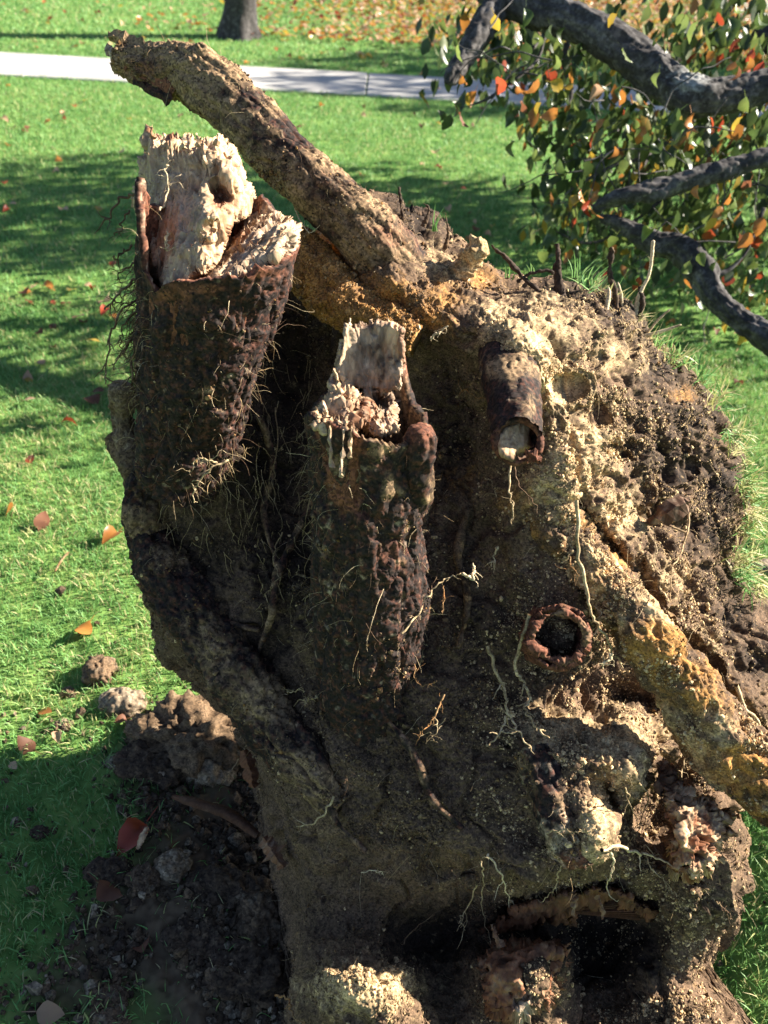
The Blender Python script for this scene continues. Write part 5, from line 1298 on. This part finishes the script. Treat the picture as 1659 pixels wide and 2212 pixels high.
clod(1645,1225,28,20,16,'grey stone in grass at the right edge of the picture',(0,0,1),seed=19,rough=.3,name='stone',cat='stone')
clod(560,1980,60,70,30,'dark root and earth lump touching the plate low at left',(.4,0,.1),seed=20,rough=1.8)
clod(352,1672,26,16,24,'white curled scrap of rotten wood on the dark earth',(.0,.0,.5),name='wood_scrap',mat=M_WOOD,seed=21,rough=1.8,cat='wood scrap')
# loose crumbs spilled over the grass and the bare dirt
n = 30000
ex = RNG.normal(-.12, .42, n); ey = RNG.normal(1.0, .38, n)
q = np.stack([ex, ey, np.zeros(n)], 1); kk = (RNG.random(n) < .08 + .92 * bare(ex, ey) ) & (fbm(q, 9, 3, 401) > -.25) & (ey > .45)
q = q[kk]; q[:, 2] = ground_h(q) + .002
rad_ = np.clip(RNG.lognormal(-5.5, .6, len(q)), .0012, .014)
zc_ = np.stack([RNG.normal(.5, .3, len(q)), 0 * rad_, RNG.normal(.1, .25, len(q))], 1)
tag(crumbs('earth_crumbs', q, np.tile([0, 0, 1.0], (len(q), 1)), rad_, zc_, M_CLOD, None), 'loose earth crumbs spilled over grass and dirt beside the plate', 'earth crumbs')
def ground_strip(name, pts, w, th, mat, zone, label, cat):
    """strip lying on the ground; pts (x,y,height)"""
    wpts = np.array([G(x, y) + np.array([0, 0, h]) for x, y, h in pts]); c = catmull(wpts, 16); n = len(c)
    t, U, Wv = frames(c); side = np.cross(t, [0, 0, 1.0]); side /= np.linalg.norm(side, axis=1, keepdims=True)
    ww = np.interp(np.linspace(0, 1, n), np.linspace(0, 1, len(w)), w)[:, None]
    up = np.array([0, 0, 1.0])
    v = np.stack([c - side * ww, c + up * th, c + side * ww, c - up * th], 1).reshape(-1, 3) + RNG.normal(0, .0008, (n * 4, 3))
    i = np.arange(n * 4).reshape(n, 4); nx = np.roll(i, -1, 1)
    o = mesh_obj(name, v, [np.stack([i[:-1].ravel(), nx[:-1].ravel(), nx[1:].ravel(), i[1:].ravel()], 1), np.array([i[0], i[-1][::-1]])], mat, None,
                 np.tile(np.array(zone, float), (len(v), 1)))
    return tag(o, label, cat)
ground_strip('bark_strip', [(375,1738,.03),(430,1765,.05),(500,1790,.05),(560,1830,.04)], [.006,.012,.014,.008], .006, M_WOOD, (.9, .7, 0), 'reddish strip of bark lying in the shade towards the plate', 'bark strip')
ground_strip('wood_splinter', [(300,1845,.02),(312,1825,.03),(322,1805,.03)], [.004,.008,.004], .003, M_WOOD, (0, 0, 0), 'small white wood splinter beside the crimson leaf', 'wood splinter')
ground_strip('twig', [(122,1245,.02),(136,1228,.03),(152,1210,.03)], [.003,.004,.003], .003, M_ROOTLET, (.4, .2, 0), 'brown twig on the sunny grass left of the plate', 'twig')
ground_strip('twig', [(480,1715,.03),(510,1690,.06),(533,1672,.09)], [.0012,.0012,.001], .0012, M_ROOTLET, (0, .3, .3), 'thin pale twig leaning in shade beside the plate', 'twig')

# ================================================================== BACKGROUND TREE
tb = G(515, 80)
bgt = empty('tree', (tb[0], tb[1], 0), 'dark tree trunk standing on the leafy grass beyond the footpath', 'tree')
rs = 34 * np.linalg.norm(tb - CP) / FPX
tr_pts = [(tb[0], tb[1], -.05, rs * 1.35), (tb[0], tb[1], .06, rs * 1.12), (tb[0] + .03, tb[1], .3, rs * .88), (tb[0] + .10, tb[1], .9, rs * .8), (tb[0] + .2, tb[1] + .1, 2.2, rs * .75), (tb[0] + .2, tb[1] + .3, 4.0, rs * .5), (tb[0] + .3, tb[1] + .3, 6.2, rs * .15)]
def flare(v, q, z):
    a = np.arctan2(v[:, 1] - tb[1], v[:, 0] - tb[0]); h = np.exp(-np.maximum(v[:, 2], 0) / .14)
    return h * .07 * (np.sin(a * 5 + 1) * .5 + .3 * np.sin(a * 3)) + .012 * (.5 - worley(q * np.array([.3, 1, 1]), 30, 5)) + .01 * fbm(v, 6, 2, 3)
tube('trunk', tr_pts, 160, 60, M_GREYBARK, bgt, disp=flare, world=True)
def crown(c, R, n, name, parent, mats, w, size=(.06, .09)):
    d = RNG.normal(0, 1, (n, 3)); d /= np.linalg.norm(d, axis=1, keepdims=True); r = RNG.random(n) ** .4
    pos = c + d * r[:, None] * np.array(R)
    keep = fbm(pos, 1.1, 2, 7) > -.12
    pos = pos[keep]
    return leaf_cloud(pos, rots(len(pos), lambda m: RNG.normal(1.2, .5, m)), RNG.uniform(*size, len(pos)), w, name, mats, parent)
crown(np.array([tb[0] + .3, tb[1] + .3, 5.0]), (2.4, 2.4, 2.2), 3500, 'crown', bgt, [LEAF[c] for c in ('green', 'orange', 'red', 'yellow')], [2, 3, 2, 1], (.09, .14))

# ================================================================== FALLEN PEAR TREE CROWN (upper right)
ft = empty('fallen_tree', (2.2, 4.4, 0), 'dark limbs of a felled pear tree with green and orange leaves behind the roots', 'tree')
def limb(pts, rings=150, segs=40, amp=1.0, name='limb', seed=0, world=False):
    pts = [(a_, b_, c_, d_ * (1 if world else .70)) for a_, b_, c_, d_ in pts]
    o, v, n, z = tube(name, pts, rings, segs, M_GREYBARK, ft, world=world, disp=lambda v, q, z: amp * (.020 * fbm(q * np.array([.6, 1, 1]), 8, 3, seed + 3) + .010 * (.5 - worley(q * np.array([.35, 1, 1]), 48, seed + 5)) - .007 * np.clip(ridge(q * np.array([.3, 1, 1]), 30, 2, seed + 6), 0, 1) ** 2 + .005 * fbm(q, 70, 2, seed)),
                    zone=lambda px, py, v: np.stack([.1 + .6 * fbm(v, 9, 3, 4), 0 * px, gauss(px, py, [(1490,170,40,30,.9)]) + .0 * px], 1))
    return o
limb([(1000,-90,3.35,55),(1060,-30,3.3,54),(1130,8,3.25,52),(1220,40,3.2,54),(1310,85,3.15,58),(1390,140,3.1,60),(1450,185,3.05,60),(1500,208,3.0,62),(1560,205,3.0,54),(1660,185,3.0,50),(1800,150,3.0,50),(2100,60,3.1,46)], 240, 60, seed=1)
limb([(1110,-20,3.3,46),(1060,30,3.25,42),(1030,80,3.2,36),(1000,130,3.18,32),(975,170,3.15,24),(968,182,3.15,14)], 110, 44, seed=11)
limb([(1285,452,2.85,18),(1340,425,2.8,28),(1420,410,2.8,28),(1500,385,2.8,27),(1560,368,2.8,28),(1620,350,2.8,26),(1760,310,2.8,26),(2050,250,2.9,30)], 150, 40, seed=21, amp=.8)
limb([(1300,470,3.1,14),(1350,490,3.05,26),(1410,525,3.0,34),(1470,540,2.95,38),(1510,580,2.9,40),(1545,640,2.85,40),(1600,690,2.8,42),(1680,740,2.75,46),(1780,790,2.7,50),(2050,930,2.65,54)], 190, 50, seed=31)
limb([(1225,95,3.6,10),(1220,140,3.6,12),(1232,190,3.6,9),(1228,225,3.6,6)], 50, 20, amp=.4, seed=41)
limb([(1515,585,2.95,8),(1560,590,2.95,7),(1600,560,2.95,5),(1620,530,2.95,4)], 50, 16, amp=.3, seed=51)
limb([(1640,60,3.8,26),(1660,90,3.8,30),(1720,130,3.8,30)], 40, 24, amp=.6, seed=61)
limb([(1350,420,3.6,9),(1400,340,3.7,8),(1460,300,3.8,7),(1560,250,3.9,6)], 60, 16, amp=.3, seed=71)
limb([(1360,100,3.3,7),(1290,50,3.4,5),(1200,70,3.4,4),(1120,130,3.3,3)], 60, 12, amp=.2, seed=81, name='twig')
limb([(1180,60,3.3,6),(1160,130,3.3,5),(1100,180,3.25,4),(1050,215,3.2,3),(990,235,3.15,2)], 60, 12, amp=.2, seed=91, name='twig')
limb([(1500,260,3.2,6),(1430,330,3.3,5),(1320,360,3.3,4),(1220,420,3.3,3)], 60, 12, amp=.2, seed=95, name='twig')
limb([(1560,300,3.3,6),(1480,390,3.4,5),(1300,520,3.4,4),(1200,500,3.4,3)], 60, 12, amp=.2, seed=97, name='twig')
limb([(3.7,5.1,1.9,.05),(3.0,4.85,1.95,.045),(2.2,4.6,1.97,.04),(1.5,4.45,1.98,.03)], 60, 20, amp=.5, seed=98, world=True)
limb([(1650,450,3.1,6),(1620,520,3.1,5),(1560,560,3.1,3)], 40, 12, amp=.2, seed=99, name='twig')

tw = Strands()
for k in range(170):
    x = rngp.uniform(960, 1690); y = rngp.uniform(-20, 640)
    if gauss(np.array([x]), np.array([y]), [(1450,330,240,210),(1150,120,150,90),(1250,380,100,130),(1600,560,80,120)])[0] < .45: continue
    tw.add(hair_path(P(x, y, rngp.uniform(2.75, 3.8)), CR * rngp.gauss(-.4, .8) + CU * rngp.gauss(-.3, .6) + F_ * rngp.gauss(0, .4), rngp.uniform(.12, .4), .22, .08, n=7), .0032, .0012, (.3, 0, 0), segs=5)
o = tw.build('twigs', M_GREYBARK, ft); o['kind'] = 'stuff'

# hanging leaves: the nearest are parts, the rest one mass
HANG = {c: [leaf_mesh(c, 60 + k, ln=.085, wd=.055, fold=(.3, .8)[k], curl=(.3, .9)[k]) for k in range(2)] for c in LEAF}
def in_crown(x, y):
    f = gauss(np.array([x]), np.array([y]), [(1450,330,260,230,1.0),(1150,120,190,110,.9),(1250,380,130,160,.9),(1600,560,90,140,.75),(1180,250,130,100,.9),(1580,100,140,110,1.0),(990,80,70,70,.55),(1350,500,140,80,.9),(1620,330,120,200,1),(1200,470,90,90,.75),(1480,480,160,90,.9),(1230,330,110,140,1),(1850,320,190,300,.95)])[0]
    return f
cl_ = [('dark green', 7), ('green', 4), ('orange', 1.0), ('red', .45), ('yellow', .8), ('brown', .6)]
def pick(): return rngp.choices([c for c, _ in cl_], [w for _, w in cl_])[0]
cnt = 0
EXTRA = [(1080,185,'red'),(1152,188,'orange'),(1205,185,'yellow'),(1160,240,'yellow'),(1125,235,'brown'),(1000,260,'brown'),(965,265,'dark green'),(985,235,'dark green'),(1290,200,'pale'),(1495,268,'orange'),(1480,295,'orange'),(1260,430,'orange'),(1240,440,'yellow'),
         (1285,460,'orange'),(1270,450,'red'),(1355,425,'red'),(1590,270,'yellow'),(1640,490,'orange'),(1610,520,'orange'),(1460,25,'green'),(1475,55,'green'),(1445,75,'green'),(1495,70,'green'),(1605,735,'yellow'),(1590,395,'yellow'),(1610,230,'green')]
def hang(x, y, z, c, s):
    p = P(x, y, z)
    o = bpy.data.objects.new('leaf', HANG[c][rngp.randrange(2)]); COL.objects.link(o); o.parent = ft
    o.matrix_parent_inverse = Matrix.Translation(-Vector(ft.location))
    o.location = p; o.scale = (s, s, s)
    o.rotation_euler = (R_(-90) + rngp.gauss(0, .45), rngp.gauss(0, .4), rngp.uniform(0, 6.28))
for (x, y, c) in EXTRA: hang(x, y, 2.9, c, rngp.uniform(.68, .85)); cnt += 1
while cnt < 296:
    x = rngp.uniform(900, 1690); y = rngp.uniform(-30, 700)
    if rngp.random() < in_crown(x, y) and not (x < rngp.gauss(1185, 45) - .12 * (y - 220) and y > rngp.gauss(250, 25)) : hang(x, y, rngp.uniform(2.75, 3.6), pick(), rngp.uniform(.5, .85)); cnt += 1
pp = []
while len(pp) < 3700:
    x = rngp.uniform(900, 2050); y = rngp.uniform(-60, 720)
    if rngp.random() < in_crown(x, y) ** 1.3 and not (x < rngp.gauss(1170, 45) - .12 * (y - 220) and y > rngp.gauss(225, 25)): pp.append(P(x, y, rngp.uniform(3.2, 4.8)))
pp = np.array(pp); pp = pp[pp[:, 2] > .06]
# the part of the same crown that lies out of view to the right, throwing the dappled shade
m = 6800
d = RNG.normal(0, 1, (m, 3)); d /= np.linalg.norm(d, axis=1, keepdims=True)
rr = (RNG.random(m) ** .45)[:, None]
off = np.array([2.7, 6.35, 2.25]) + d * rr * np.array([2.0, 1.15, .85])
off[:1500] = np.array([3.4, 5.6, 1.2]) + (d * rr)[:1500] * np.array([1.1, 1.3, 1.0])
qx, qy, qz = proj(off); out = (qx > 1690) | (qy < -30)
kk = (fbm(off, 1.9, 2, 9) > -.14) & out & (off[:, 2] > .06)
off = off[kk]
allp = np.concatenate([pp, off])
fol = leaf_cloud(allp, rots(len(allp), lambda m: RNG.normal(-1.45, .5, m)), np.concatenate([RNG.uniform(.045, .075, len(pp)), RNG.uniform(.07, .11, len(off))]), [7, 4, .8, .4, .7], 'foliage', [LEAF[c] for c in ('dark green', 'green', 'orange', 'red', 'yellow')], ft)

# standing tree out of view on the right whose shade crosses the footpath
st = empty('tree', (8.4, 11.9, 0), 'leafy tree standing beside the footpath off to the right', 'tree')
tube('trunk', [(8.4,11.9,-.05,.24),(8.4,11.9,.6,.17),(8.3,11.9,2.4,.15),(8.0,12.0,4.6,.06)], 40, 24, M_GREYBARK, st, disp=lambda v, q, z: .015 * fbm(v, 8, 2, 3), world=True)
crown(np.array([7.8, 11.7, 3.35]), (2.5, 1.9, 1.5), 8500, 'crown', st, [LEAF[c] for c in ('dark green', 'green', 'orange', 'yellow')], [4, 3, 1, 1], (.10, .15))
